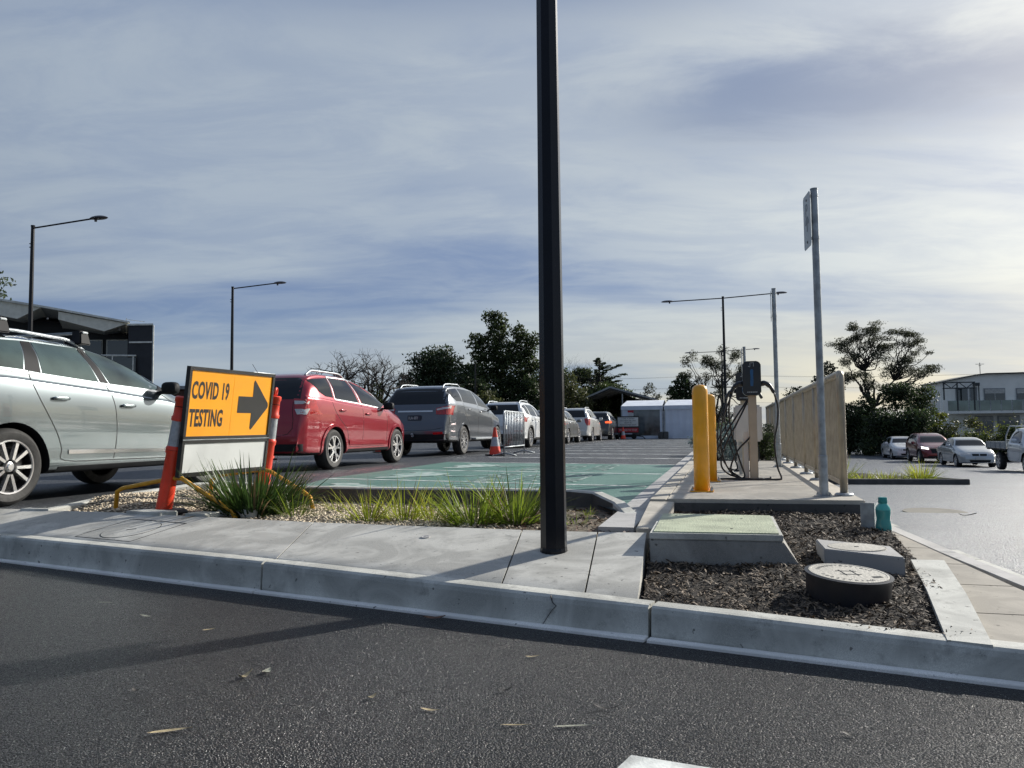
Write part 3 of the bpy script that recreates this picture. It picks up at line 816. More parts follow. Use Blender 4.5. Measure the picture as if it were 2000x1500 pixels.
def vehicle(name, label, cat, sp, loc, head, group=None):
    root = empty(name, loc, head, label, cat, group)
    me, bvh = carbody(sp); R = sp['R']; wb = sp['wb']; Wd = sp['W']; Ra = sp.get('Ra', R + .05)
    cut = bmesh.new()
    for x in (0, wb):
        for s in (-1, 1):
            lathe(cut, [(Ra, -.0), (Ra, .42)], 48, Matrix.Translation((x, s * (Wd / 2 + .08), R - .01)) @ Matrix.Rotation(rad(90) * s, 4, 'X'))
    cme = bpy.data.meshes.new('cut'); cut.to_mesh(cme); cut.free()
    bo = bpy.data.objects.new('body', me); co = bpy.data.objects.new('cut', cme); COL.objects.link(bo); COL.objects.link(co)
    mo = bo.modifiers.new('b', 'BOOLEAN'); mo.object = co; mo.operation = 'DIFFERENCE'; mo.solver = 'EXACT'
    bpy.context.view_layer.update()
    nm = bpy.data.meshes.new_from_object(bo.evaluated_get(bpy.context.evaluated_depsgraph_get()))
    bo.modifiers.clear(); bpy.data.objects.remove(co); bo.data = nm; nm.materials.clear(); nm.materials.append(sp['paint']); nm.materials.append(M['ptrim'])
    for p in nm.polygons:
        c = p.center
        for x in (0, wb):
            dd = math.hypot(c.x - x, c.z - R + .01)
            if dd < Ra - .003 and abs(c.y) < Wd / 2 or (dd < Ra + .002 and abs(p.normal.y) < .3 and abs(dd - Ra * .998) < .012): p.material_index = 1
        if c.z < sp['zb'] + sp.get('cladz', .06): p.material_index = 1
    nm.polygons.foreach_set('use_smooth', [True] * len(nm.polygons)); nm.set_sharp_from_angle(angle=rad(38))
    bo.parent = root
    ty, rm, bk = wheel(R, .22, sp.get('rr', R * .66), sp.get('rim', 'five'), sp.get('rimm', 'rim'), 'rimd')
    for x in (0, wb):
        for s in (-1, 1):
            w = bpy.data.objects.new('wheel', ty); COL.objects.link(w); w.parent = root; w.location = (x, s * (Wd / 2 - .03), R)
            if s > 0: w.rotation_euler = (0, 0, math.pi)
            for q in (rm, bk):
                o = bpy.data.objects.new(q.name.split('.')[0], q); COL.objects.link(o); o.parent = w
    gm = sp.get('glassm', M['glass'])
    for poly in sp['win']:
        for ax in ('R', 'L'): 
            if ax == 'L' and sp.get('oneside'): continue
            g = decal(bvh, 'side_window', poly, ax, gm, root, .003)
    if sp.get('frame'):
        for poly in sp['frame']: decal(bvh, 'window_trim', pline(poly, .022), 'R', sp.get('framem', M['chrome']), root, .006, st=.06)
    for k, ax in (('rearwin', 'B'), ('windshield', 'F')):
        if k in sp: decal(bvh, 'rear_window' if k == 'rearwin' else 'windscreen', sp[k], ax, M['glass'], root, .003, st=.07)
    for i, ln in enumerate(sp.get('seams', [])): decal(bvh, 'door_gap', pline(ln, .009), 'R', M['seam'], root, .0015, st=.06, thick=.006)
    for ln in sp.get('bseams', []): decal(bvh, 'tailgate_gap', pline(ln, .010), 'B', M['seam'], root, .0015, st=.06, thick=.006)
    for nme, poly, ax, mt, off in sp.get('panels', []): decal(bvh, nme, poly, ax, mt, root, off, st=.05)
    for x, z in sp.get('handles', []):
        h, *_ = bvh.ray_cast(Vector((x, -3, z)), Vector((0, 1, 0)))
        if h:
            bm = bmesh.new(); blob(bm, h + Vector((0, -.018, 0)), (.105, .018, .020)); fin(bm, 'door_handle', sp.get('handlem', sp['paint']), root, smooth='all')
    if 'mirror' in sp:
        x, z = sp['mirror']
        for s in (-1, 1):
            bm = bmesh.new(); yy = s * (Wd / 2 + .10); blob(bm, (x, yy, z), (.065, .105, .075)); 
            hs = box(bm, (x + .01, s * (Wd / 2 - .0), z - .05), (.07, .16, .035))
            fin(bm, 'side_mirror', sp.get('mirrorm', M['ptrim']), root, smooth=True)
    if sp.get('rails'):
        xa, xb = sp['rails']
        for s in (-1, 1):
            pts = []
            for i in range(9):
                x = xa + (xb - xa) * i / 8; h, *_ = bvh.ray_cast(Vector((x, s * (Wd / 2 * .62), 4)), Vector((0, 0, -1)))
                up = .055 if 0 < i < 8 else -.005
                if h: pts.append(h + Vector((0, 0, up)))
            bm = bmesh.new(); tube(bm, crv(pts, 4), .018, 8); fin(bm, 'roof_rail', sp.get('railm', M['galv']), root, smooth='all')
    if 'plate' in sp:
        y, z, txt, ax = sp['plate']
        o = Vector((-9, y, z)) if ax == 'B' else Vector((9, y, z)); d = Vector((1, 0, 0)) if ax == 'B' else Vector((-1, 0, 0))
        h, *_ = bvh.ray_cast(o, d)
        if h:
            h = h - d * .025
            bm = bmesh.new(); box(bm, h, (.02, .37, .13)); pz = fin(bm, 'number_plate', sp.get('platem', M['platew']), root, bevel=.004)
            r = Vector((0, -1, 0)) if ax == 'B' else Vector((0, 1, 0))
            if txt: words('plate_lettering', txt, .10, basis(h - d * .0105 - r * .165 + Vector((0, 0, -.036)), r, (0, 0, 1)), sp.get('platet', M['signk']), pz, sx=.78, ext=.0008, bold=.002)
    return root, bvh
M['platew'] = mat('plate_white', (.55, .56, .55), .4, var=.05); M['plateg'] = mat('plate_dark', (.03, .04, .06), .4, var=.05)
def place(a, bright, W_): return ab(a, bright - W_ / 2 + .03, LOT)
# --- silver estate SUV, nearest in the queue
P_silver = paint('silver_paint', (.195, .228, .238), .8, .26)
sp = dict(W=1.89, R=.365, wb=2.80, zb=.27, Ra=.425, paint=P_silver, rim='double', rr=.248, tum=.42, cladz=.05,
    top=[(-1.0, .62), (-.97, .85), (-.92, 1.05), (-.8, 1.25), (-.62, 1.50), (-.45, 1.60), (.25, 1.655), (.9, 1.632), (1.3, 1.57), (1.68, 1.45), (2.05, 1.305), (2.28, 1.19), (2.55, 1.11), (3.0, 1.03), (3.35, .92), (3.52, .8), (3.58, .62)],
    belt=[(-1, 1.24), (0, 1.22), (1.2, 1.14), (2.1, 1.06), (3, .90), (3.6, .66)],
    plan=[(-1, .84), (-.85, .93), (-.5, .985), (0, 1), (2.4, 1), (3.0, .95), (3.4, .84), (3.58, .70)],
    win=[[(-.55, 1.33), (-.45, 1.48), (.0, 1.57), (.25, 1.575), (.15, 1.285), (-.25, 1.305)], [(.39, 1.58), (.95, 1.575), (1.07, 1.215), (.36, 1.262)], [(1.06, 1.568), (1.34, 1.515), (1.68, 1.40), (1.96, 1.275), (2.10, 1.165), (1.22, 1.205)]],
    glassm=M['glassr'],
    frame=[[(-.62, 1.30), (-.1, 1.275), (.3, 1.243), (1.15, 1.190), (2.12, 1.145)], [(-.55, 1.50), (-.05, 1.595), (.5, 1.61), (1.05, 1.595), (1.4, 1.52), (1.75, 1.40), (2.14, 1.18)]],
    seams=[[(.30, 1.58), (.20, 1.25), (.26, 1.05), (.40, .82), (.50, .66), (.56, .52), (.60, .40), (1.26, .385), (2.2, .375)], [(1.0, 1.57), (1.10, 1.23), (1.16, 1.17), (1.24, .95), (1.27, .60), (1.24, .40)], [(1.93, 1.15), (2.12, 1.06), (2.28, .9), (2.28, .40)]],
    handles=[(.52, 1.02), (1.42, .97)], mirror=(1.97, 1.19), rails=(-.55, 1.15),
    panels=[('side_moulding', [(.64, .465), (2.2, .450), (2.2, .482), (.64, .507)], 'R', M['chrome'], .010), ('sill_cover', [(.5, .30), (2.3, .30), (2.25, .345), (.53, .345)], 'R', M['ptrim'], .006),
            ('pillar_cover', [(.265, 1.578), (.375, 1.582), (.345, 1.262), (.165, 1.282)], 'R', M['ptrim'], .002), ('pillar_cover', [(.965, 1.573), (1.045, 1.568), (1.205, 1.205), (1.085, 1.215)], 'R', M['ptrim'], .002),
            ('mirror_base_cover', [(1.93, 1.165), (2.05, 1.225), (2.16, 1.15)], 'R', M['ptrim'], .012)],
    rearwin=[(-.55, 1.5), (.55, 1.5), (.68, 1.2), (-.68, 1.2)], windshield=[(-.6, 1.48), (.6, 1.48), (.72, 1.19), (-.72, 1.19)])
xc, bv = vehicle('silver_suv', 'silver SUV with roof bars at the left edge, nearest in the queue', 'car', sp, place(5.66, -6.40, 1.89), HEAD, 'cars queued nose to tail for testing')
for x in (.10, 1.08):       # cross bars with feet
    bz = 1.775 if x < .5 else 1.755
    bm = bmesh.new(); box(bm, (x, 0, bz), (.075, 1.36, .022)); cbm = fin(bm, 'roof_bar', M['galv'], xc, bevel=.006)
    for s in (-1, 1):
        bm = bmesh.new(); hexa(bm, [(x - .05, s * .66, bz + .02), (x + .05, s * .66, bz + .02), (x + .05, s * .54, bz + .02), (x - .05, s * .54, bz + .02)], [(x - .075, s * .69, bz - .13), (x + .075, s * .69, bz - .13), (x + .06, s * .54, bz - .13), (x - .06, s * .54, bz - .13)])
        fin(bm, 'bar_foot', M['ptrim'], cbm, bevel=.012)
# --- red compact SUV
P_red = paint('red_paint', (.30, .004, .018), .35, .28)
wheelarch = lambda x, R, w, a0=rad(-8), a1=rad(188): circ(x, R - .01, R + .05 + w, a0, a1, 26) + circ(x, R - .01, R + .052, a1, a0, 26)
def suvred():
    return dict(W=1.83, R=.352, wb=2.66, zb=.26, paint=P_red, rim='y', rr=.228, tum=.40, cladz=.05,
    top=[(-1.0, .62), (-.98, .80), (-.92, 1.0), (-.86, 1.15), (-.76, 1.38), (-.66, 1.56), (-.5, 1.635), (-.2, 1.68), (.6, 1.685), (1.1, 1.635), (1.65, 1.50), (2.0, 1.37), (2.38, 1.175), (2.55, 1.13), (2.95, 1.06), (3.2, .97), (3.36, .86), (3.45, .68)],
    belt=[(-1, 1.24), (-.4, 1.24), (.4, 1.18), (1.8, 1.09), (2.4, 1.04), (3.4, .78)],
    plan=[(-1, .83), (-.85, .92), (-.5, .98), (0, 1), (2.2, 1), (2.9, .95), (3.3, .84), (3.45, .70)],
    win=[[(-.60, 1.54), (.06, 1.60), (.0, 1.245), (-.25, 1.26), (-.42, 1.33)], [(.16, 1.605), (.85, 1.595), (.98, 1.185), (.08, 1.235)], [(.97, 1.585), (1.42, 1.50), (1.85, 1.34), (2.12, 1.18), (1.95, 1.12), (1.12, 1.18)]],
    frame=[[(.1, 1.618), (.9, 1.612), (1.45, 1.52), (1.88, 1.355), (2.15, 1.18)], [(.10, 1.61), (.04, 1.22)], [(.04, 1.22), (1.0, 1.17), (1.98, 1.10)], [(.91, 1.60), (1.05, 1.18)]], framem=M['galv'],
    seams=[[(-.1, 1.22), (.0, 1.02), (.16, .88), (.42, .70), (.50, .52), (.50, .40)], [(1.05, 1.16), (1.08, .95), (1.06, .40)], [(2.02, 1.1), (2.12, .98), (2.10, .42)], [(.5, .385), (2.0, .375)]],
    bseams=[[(-.60, 1.15), (-.58, .62), (.58, .62), (.60, 1.15)]],
    handles=[(.26, 1.03), (1.27, .985)], mirror=(1.98, 1.15), rails=(-.45, .95),
    panels=[('wheel_arch_flare', wheelarch(0, .352, .055), 'R', P_red, .018), ('wheel_arch_flare', wheelarch(2.66, .352, .055), 'R', P_red, .018),
            ('side_moulding', [(.52, .42), (1.98, .41), (1.98, .49), (.52, .50)], 'R', P_red, .014), ('sill_cover', [(.45, .30), (2.2, .30), (2.2, .345), (.45, .345)], 'R', M['ptrim'], .01),
            ('tail_light', [(-.90, 1.19), (-.70, 1.20), (-.74, 1.05), (-.84, .93), (-.90, .93)], 'R', M['tail'], .008), ('tail_light', [(-.60, 1.21), (-.86, 1.19), (-.90, .95), (-.72, .93), (-.66, 1.05)], 'B', M['tail'], .008),
            ('reversing_light', [(-.90, 1.03), (-.77, 1.04), (-.85, .94), (-.90, .94)], 'R', M['tailw'], .012), ('reversing_light', [(-.66, 1.03), (-.84, 1.03), (-.84, .95), (-.72, .94)], 'B', M['tailw'], .011), ('clear_light_band', [(-.62, 1.17), (-.84, 1.16), (-.84, 1.11), (-.64, 1.11)], 'B', M['tailw'], .011),
            ('rear_bumper_trim', [(-.8, .34), (.8, .34), (.8, .46), (-.8, .46)], 'B', M['ptrim'], .006)],
    rearwin=[(-.66, 1.57), (.66, 1.57), (.72, 1.2), (-.72, 1.2)], windshield=[(-.6, 1.42), (.6, 1.42), (.72, 1.15), (-.72, 1.15)], plate=(0, .82, '', 'B'))
red, bv = vehicle('red_suv', 'red compact SUV behind the orange testing sign, second in the queue', 'car', suvred(), place(12.09, -6.55, 1.83), HEAD, 'cars queued nose to tail for testing')
bm = bmesh.new(); tube(bm, [(-.25, .45, 1.66), (-.45, .45, 1.84)], .004, 6); fin(bm, 'aerial', M['ptrim'], red)
bm = bmesh.new(); tube(bm, [(-.78, .1, 1.26), (-.82, -.35, 1.24)], .012, 6); fin(bm, 'rear_wiper', M['ptrim'], red)
# --- grey large SUV
P_grey = paint('grey_paint', (.11, .125, .145), .6, .3)
sp = dict(W=1.92, R=.385, wb=3.15, zb=.33, paint=P_grey, rim='multi', rr=.25, tum=.36, cladz=.08,
    top=[(-1.22, .68), (-1.20, .86), (-1.15, 1.05), (-1.10, 1.25), (-.98, 1.5), (-.86, 1.72), (-.7, 1.80), (-.3, 1.845), (.6, 1.865), (1.3, 1.80), (1.85, 1.68), (2.3, 1.52), (2.75, 1.32), (3.0, 1.23), (3.55, 1.11), (3.85, .98), (4.02, .84), (4.07, .66)],
    belt=[(-1.2, 1.38), (0, 1.36), (1.2, 1.30), (2.4, 1.20), (3.4, 1.02), (4, .78)],
    plan=[(-1.22, .86), (-1.0, .94), (-.6, .985), (0, 1), (2.6, 1), (3.4, .95), (3.9, .84), (4.07, .70)],
    win=[[(-.85, 1.71), (-.1, 1.77), (-.05, 1.42), (-.48, 1.42), (-.7, 1.52)], [(.02, 1.775), (1.2, 1.75), (1.24, 1.37), (.02, 1.41)], [(1.32, 1.735), (1.8, 1.62), (2.25, 1.44), (2.55, 1.27), (1.36, 1.35)]],
    seams=[[(-.02, 1.38), (.08, 1.1), (.42, .8), (.5, .5)], [(1.28, 1.35), (1.18, 1.1), (1.16, .45)], [(2.35, 1.2), (2.42, .95), (2.38, .45)]],
    bseams=[[(-.82, 1.3), (-.78, .72), (.78, .72), (.82, 1.3)]],
    handles=[(.42, 1.22), (1.42, 1.17)], handlem=M['chrome'], mirror=(2.36, 1.30), mirrorm=M['ptrim'], rails=(-.75, .6),
    panels=[('tail_light', [(-1.2, 1.22), (-.90, 1.30), (-.82, 1.22), (-.95, 1.06), (-1.2, 1.05)], 'R', M['tail'], .008), ('tail_light', [(-.56, 1.22), (-.92, 1.29), (-.92, 1.05), (-.58, 1.06)], 'B', M['tail'], .008), ('tail_light', [(.56, 1.22), (.92, 1.29), (.92, 1.05), (.58, 1.06)], 'B', M['tail'], .008),
            ('clear_light_band', [(-.58, 1.20), (-.90, 1.26), (-.90, 1.21), (-.60, 1.16)], 'B', M['tailw'], .014), ('clear_light_band', [(-1.15, 1.23), (-.92, 1.285), (-.90, 1.25), (-1.15, 1.19)], 'R', M['tailw'], .014), ('clear_light_band', [(.58, 1.20), (.90, 1.26), (.90, 1.21), (.60, 1.16)], 'B', M['tailw'], .014),
            ('chrome_strip', [(-.48, 1.125), (.48, 1.125), (.48, 1.165), (-.48, 1.165)], 'B', M['chrome'], .012),
            ('fog_reflector', [(-.52, .60), (-.78, .62), (-.78, .56), (-.54, .55)], 'B', M['tail'], .008), ('fog_reflector', [(.52, .60), (.78, .62), (.78, .56), (.54, .55)], 'B', M['tail'], .008),
            ('rear_bumper_trim', [(-.87, .36), (.87, .36), (.87, .56), (-.87, .56)], 'B', M['ptrim'], .006), ('wheel_arch_trim', wheelarch(0, .385, .04), 'R', P_grey, .012), ('wheel_arch_trim', wheelarch(3.15, .385, .04), 'R', P_grey, .012)],
    rearwin=[(-.74, 1.74), (.74, 1.74), (.87, 1.33), (-.87, 1.33)], windshield=[(-.6, 1.6), (.6, 1.6), (.74, 1.27), (-.74, 1.27)], plate=(0, .98, '1LA 6SY', 'B'), platem=M['plateg'], platet=M['platew'])
tr, bv = vehicle('grey_suv', 'dark grey large SUV with white-lettered plate, ahead of the red one', 'car', sp, place(19.51, -6.72, 1.92), HEAD, 'cars queued nose to tail for testing')
bm = bmesh.new(); box(bm, (1.6, -.98, .42), (1.9, .16, .05)); fin(bm, 'side_step', M['galv'], tr, bevel=.015)
bm = bmesh.new(); tube(bm, [(-1.26, .0, .52), (-1.34, .0, .52)], .03, 8); blob(bm, (-1.36, 0, .56), (.03, .03, .03)); fin(bm, 'tow_ball', M['galv'], tr)
# --- generic modern SUV / hatch seen from behind
def suv(W_=1.83, H=1.66, wb=2.65, pnt=None, R=.35, rim='five', clad=False, kind='suv', lights='side', glass=None, front=False):
    k = H / 1.66; ro = .95
    z = lambda v: v * k
    d = dict(W=W_, R=R, wb=wb, zb=.25, paint=pnt, rim=rim, tum=.42, cladz=.10 if clad else .03)
    q = wb / 2.65
    d['top'] = [(-ro, .6), (-ro + .02, z(.8)), (-ro + .07, z(.98)), (-ro + .14, z(1.12)), (-ro + .30, z(1.38)), (-ro + .42, z(1.55)), (-.4, z(1.62)), (0, z(1.66)), (.6, z(1.65)), (1.1, z(1.58)), (1.5, z(1.45)), (2.05, z(1.14)), (2.3, z(1.08)), (2.9, z(.98)), (3.2, z(.88)), (3.4, z(.75)), (3.47, z(.58))]
    d['belt'] = [(-1, z(1.15)), (.4, z(1.10)), (1.8, z(1.04)), (2.4, z(.98)), (3.4, z(.66))]
    d['plan'] = [(-ro, .83), (-.8, .92), (-.5, .98), (0, 1), (2.2, 1), (2.9, .95), (3.3, .84), (3.47, .68)]
    d['win'] = [[(-.50, z(1.48)), (-.15, z(1.54)), (-.05, z(1.17)), (-.35, z(1.22))], [(-.08, z(1.545)), (.68, z(1.54)), (.84, z(1.12)), (.05, z(1.16))], [(.78, z(1.53)), (1.15, z(1.45)), (1.55, z(1.29)), (1.80, z(1.10)), (.97, z(1.12))]]
    d['seams'] = [[(-.02, z(1.12)), (.1, .9), (.4, .6), (.5, .4)], [(.92, z(1.1)), (.98, .8), (.96, .38)], [(1.85, z(1.08)), (1.95, .9), (1.93, .38)]]
    d['handles'] = [(.25, z(.98)), (1.2, z(.95))]; d['mirror'] = (1.82, z(1.12)); d['mirrorm'] = pnt
    d['rearwin'] = [(-.56, z(1.53)), (.56, z(1.53)), (.68, z(1.18)), (-.68, z(1.18))]
    d['windshield'] = [(-.55, z(1.50)), (.55, z(1.50)), (.70, z(1.13)), (-.70, z(1.13))]
    P = []
    if lights == 'side':
        P += [('tail_light', [(-.95, z(1.08)), (-.66, z(1.10)), (-.7, z(.93)), (-.95, z(.9))], 'R', M['tail'], .008), ('tail_light', [(-.5, z(1.05)), (-.9, z(1.08)), (-.9, z(.92)), (-.54, z(.93))], 'B', M['tail'], .008), ('tail_light', [(.5, z(1.05)), (.9, z(1.08)), (.9, z(.92)), (.54, z(.93))], 'B', M['tail'], .008)]
    elif lights == 'tall':
        P += [('tail_light', [(-.95, z(1.14)), (-.68, z(1.12)), (-.72, z(.9)), (-.84, z(.78)), (-.95, z(.78))], 'R', M['tail'], .008), ('tail_light', [(-.62, z(1.12)), (-.88, z(1.14)), (-.88, z(.78)), (-.76, z(.78)), (-.66, z(.95))], 'B', M['tail'], .008), ('tail_light', [(.62, z(1.12)), (.88, z(1.14)), (.88, z(.78)), (.76, z(.78)), (.66, z(.95))], 'B', M['tail'], .008)]
    elif lights == 'lit':
        P += [('tail_light', [(-.95, z(1.08)), (-.64, z(1.10)), (-.7, z(.96)), (-.95, z(.95))], 'R', M['brake'], .008), ('tail_light', [(-.55, z(1.05)), (-.9, z(1.08)), (-.9, z(.96)), (-.58, z(.96))], 'B', M['brake'], .008), ('tail_light', [(.55, z(1.05)), (.9, z(1.08)), (.9, z(.96)), (.58, z(.96))], 'B', M['tail'], .008)]
    if clad: P += [('wheel_arch_trim', wheelarch(0, R, .06), 'R', M['ptrim'], .010), ('wheel_arch_trim', wheelarch(wb, R, .06), 'R', M['ptrim'], .010), ('rear_bumper_trim', [(-.84, .30), (.84, .30), (.84, .5), (-.84, .5)], 'B', M['ptrim'], .008),
                  ('fog_reflector', [(-.55, .62), (-.8, .62), (-.8, .58), (-.55, .58)], 'B', M['tail'], .008)]
    if front:
        P += [('headlight', [(-.50, z(.84)), (-.78, z(.92)), (-.80, z(.80)), (-.52, z(.76))], 'F', M[front], .008), ('headlight', [(.50, z(.84)), (.78, z(.92)), (.80, z(.80)), (.52, z(.76))], 'F', M[front], .008),
              ('headlight', [(3.0, z(.93)), (3.35, z(.84)), (3.35, z(.76)), (3.1, z(.80))], 'R', M['tailw'], .008),
              ('grille', [(-.46, z(.82)), (.46, z(.82)), (.38, z(.56)), (-.38, z(.56))], 'F', M['ptrim'], .008), ('lower_intake', [(-.62, .42), (.62, .42), (.55, .32), (-.55, .32)], 'F', M['ptrim'], .008)]
    sh = lambda x: x + .24 * max(0, min(1, (x + .3) / .9))
    d['top'] = [(sh(x) if x < 2.2 else x + max(0, .24 - (x - 2.2) * .35), v) if x > -.3 else (x, v) for x, v in d['top']]
    d['win'] = [[(sh(x), v) for x, v in p] for p in d['win']]; d['seams'] = [[(sh(x), v) if v > 1.0 else (x + .1, v) for x, v in p] for p in d['seams']]
    d['mirror'] = (1.98, z(1.12))
    d['panels'] = P
    return d
P_white = paint('white_paint', (.72, .73, .72), .0, .3); P_pearl = paint('pearl_paint', (.60, .60, .57), .2, .3); P_dark = paint('charcoal_paint', (.055, .06, .065), .5, .3); P_gsil = paint('dusty_silver_paint', (.22, .22, .205), .5, .32)
Q = 'cars queued nose to tail for testing'
s = suv(1.86, 1.67, 2.66, P_white, .36, 'multi', True, lights='side'); s['rails'] = (-.45, .9); s['plate'] = (0, .72, '', 'B')
vehicle('white_suv', 'white SUV with dark wheel-arch cladding behind the crowd barrier', 'car', s, place(26.95, -6.74, 1.86), HEAD, Q)
s = suv(1.78, 1.52, 2.65, P_gsil, .33, 'five', lights='side', pnt2=None) if False else suv(1.78, 1.52, 2.65, P_gsil, .33, 'five', lights='side')
vehicle('silver_hatchback', 'low dusty silver hatchback seen just right of the black pole', 'car', s, place(33.6, -6.68, 1.78), HEAD, Q)
s = suv(1.85, 1.72, 2.70, P_pearl, .355, 'six', lights='tall'); s['rails'] = (-.45, .9)
vehicle('white_suv', 'pearl white SUV with tall red tail lights, second last before the tent', 'car', s, place(39.0, -6.50, 1.85), HEAD, Q)
s = suv(1.8, 1.64, 2.65, P_dark, .345, 'five', lights='lit')
vehicle('dark_suv', 'charcoal SUV with lit brake light, head of the queue beside the tent', 'car', s, place(44.4, -6.22, 1.8), HEAD, Q)
# --- cars in the lower right car park, driving towards the camera
def placeR(a, bright, W_, dz=0): return ab(a, bright + W_ / 2 - .03, zr(a - 1.3) + dz)
HR = HEAD + math.pi
P_maroon = paint('maroon_paint', (.16, .006, .012), .4, .3); P_sedan = paint('pale_silver_paint', (.46, .49, .50), .5, .32); P_ute = paint('ute_white_paint', (.56, .60, .62), .15, .32)
def sedan(pnt, W_=1.72, H=1.44):
    k = H / 1.44; z = lambda v: v * k
    d = dict(W=W_, R=.31, wb=2.62, zb=.20, paint=pnt, rim='six', tum=.46, cladz=.0)
    d['top'] = [(-1.05, .5), (-1.03, .8), (-.98, .93), (-.6, .98), (-.3, 1.03), (.1, 1.26), (.35, 1.38), (.7, 1.43), (1.2, 1.43), (1.6, 1.35), (2.15, 1.03), (2.4, .97), (2.9, .86), (3.2, .76), (3.36, .64), (3.40, .48)]
    d['top'] = [(x, z(v)) for x, v in d['top']]
    d['belt'] = [(-1.05, .88), (0, .95), (1, .93), (2, .88), (3.4, .56)]
    d['plan'] = [(-1.05, .86), (-.8, .95), (-.4, .99), (2.4, 1), (2.9, .96), (3.2, .87), (3.40, .70)]
    d['win'] = [[(.10, 1.02), (.22, 1.20), (.45, 1.32), (.75, 1.36), (.78, .99)], [(.84, 1.36), (1.3, 1.35), (1.6, 1.26), (1.98, 1.02), (1.9, .97), (.86, .98)]]
    d['seams'] = [[(.80, .96), (.82, .6), (.80, .3)], [(1.95, .95), (2.0, .7), (1.95, .3)], [(.1, .98), (.2, .75), (.42, .5)]]
    d['handles'] = [(.35, .84), (1.15, .82)]; d['mirror'] = (1.88, 1.02); d['mirrorm'] = pnt
    d['windshield'] = [(-.52, z(1.35)), (.52, z(1.35)), (.68, z(1.03)), (-.68, z(1.03))]; d['rearwin'] = [(-.5, 1.34), (.5, 1.34), (.62, 1.06), (-.62, 1.06)]
    d['panels'] = [('headlight', [(s * .36, .68), (s * .74, .74), (s * .78, .62), (s * .36, .57)], 'F', M['tailw'], .008) for s in (-1, 1)] + [('headlight', [(3.05, .74), (3.32, .68), (3.34, .60), (3.1, .62)], 'R', M['tailw'], .008),
        ('grille', [(-.32, .66), (-.02, .66), (-.02, .57), (-.30, .57)], 'F', M['ptrim'], .01), ('grille', [(.32, .66), (.02, .66), (.02, .57), (.30, .57)], 'F', M['ptrim'], .01), ('lower_intake', [(-.45, .38), (.45, .38), (.42, .28), (-.42, .28)], 'F', M['ptrim'], .008), ('tail_light', [(-1, .9), (-.75, .92), (-.75, .75), (-1, .72)], 'R', M['tail'], .008)]
    d['plate'] = (0, .46, '', 'F')
    return d
QR = 'cars driving in line across the lower car park'
vehicle('white_sedan', 'white sedan at the back of the line in the lower car park', 'car', sedan(P_white, 1.78, 1.46), placeR(56.9, 10.3, 1.78), HR, QR)
s = suv(1.84, 1.68, 2.70, P_maroon, .36, 'multi', True, lights='', front='drl'); s['handles'] = []
vehicle('maroon_suv', 'maroon SUV with a glowing headlamp between two pale sedans', 'car', s, placeR(51.0, 10.6, 1.84), HR, QR)
vehicle('silver_sedan', 'pale silver older sedan with twin grille, behind the white tray truck', 'car', sedan(P_sedan), placeR(44.5, 10.8, 1.72), HR, QR)
# tray-back utility
def ute():
    W_ = 1.76
    d = dict(W=W_, R=.37, wb=3.0, zb=.38, paint=P_ute, rim='six', tum=.42, cladz=.0, Ra=.44)
    d['top'] = [(1.12, .75), (1.135, 1.2), (1.15, 1.55), (1.22, 1.70), (1.4, 1.74), (1.9, 1.73), (2.15, 1.66), (2.72, 1.20), (2.95, 1.12), (3.5, 1.04), (3.75, .95), (3.88, .8), (3.9, .6)]
    d['belt'] = [(1, 1.14), (2.6, 1.08), (3.3, .96), (3.9, .72)]
    d['plan'] = [(1.12, .97), (1.3, 1), (2.8, 1), (3.4, .97), (3.75, .88), (3.9, .76)]
    d['win'] = [[(1.42, 1.16), (1.45, 1.58), (1.9, 1.62), (2.12, 1.55), (2.50, 1.20), (2.4, 1.13)]]
    d['seams'] = [[(1.35, 1.1), (1.35, .5), (2.3, .48), (2.52, .85), (2.55, 1.12)]]; d['handles'] = [(1.5, 1.05)]; d['mirror'] = (2.3, 1.24); d['mirrorm'] = P_ute
    d['windshield'] = [(-.58, 1.62), (.58, 1.62), (.72, 1.20), (-.72, 1.20)]
    d['panels'] = [('headlight', [(s * .42, .90), (s * .76, .97), (s * .8, .80), (s * .44, .78)], 'F', M['tailw'], .008) for s in (-1, 1)] + [('grille', [(-.40, .90), (.40, .90), (.38, .72), (-.38, .72)], 'F', M['ptrim'], .008)]
    return d
ut, bv = vehicle('tray_truck', 'white single-cab utility truck with a grey metal tray, lead of the line at right', 'truck', ute(), placeR(36.3, 10.95, 1.76), HR, QR)
bm = bmesh.new(); box(bm, (-.05, 0, .86), (2.3, 1.82, .07)); tray = fin(bm, 'tray', M['ptrim'], ut)
for s in (-1, 1):
    bm = bmesh.new(); box(bm, (-.05, s * .91, 1.03), (2.3, .03, .26)); [box(bm, (-1.2 + i * .575, s * .935, 1.02), (.035, .02, .28)) for i in range(5)]
    fin(bm, 'side_board', M['galv'], tray)
bm = bmesh.new(); box(bm, (-1.2, 0, 1.03), (.03, 1.8, .26)); fin(bm, 'tail_board', M['galv'], tray)
bm = bmesh.new()
for s in (-1, 1): tube(bm, [(.95, s * .85, .88), (1.02, s * .85, 1.4), (1.08, s * .72, 1.80)], .028, 8)
tube(bm, [(1.08, -.72, 1.80), (1.08, .72, 1.80)], .028, 8); tube(bm, [(1.0, -.85, 1.25), (1.0, .85, 1.25)], .02, 8); [tube(bm, [(1.05, y, 1.25), (1.08, y, 1.8)], .012, 6) for y in (-.5, -.25, 0, .25, .5)]
fin(bm, 'headboard_rack', M['galv'], ut)
bm = bmesh.new(); box(bm, (.9, 0, .58), (4.2, .7, .16)); box(bm, (0, 0, .38), (.12, 1.4, .12)); fin(bm, 'chassis', M['ptrim'], ut)
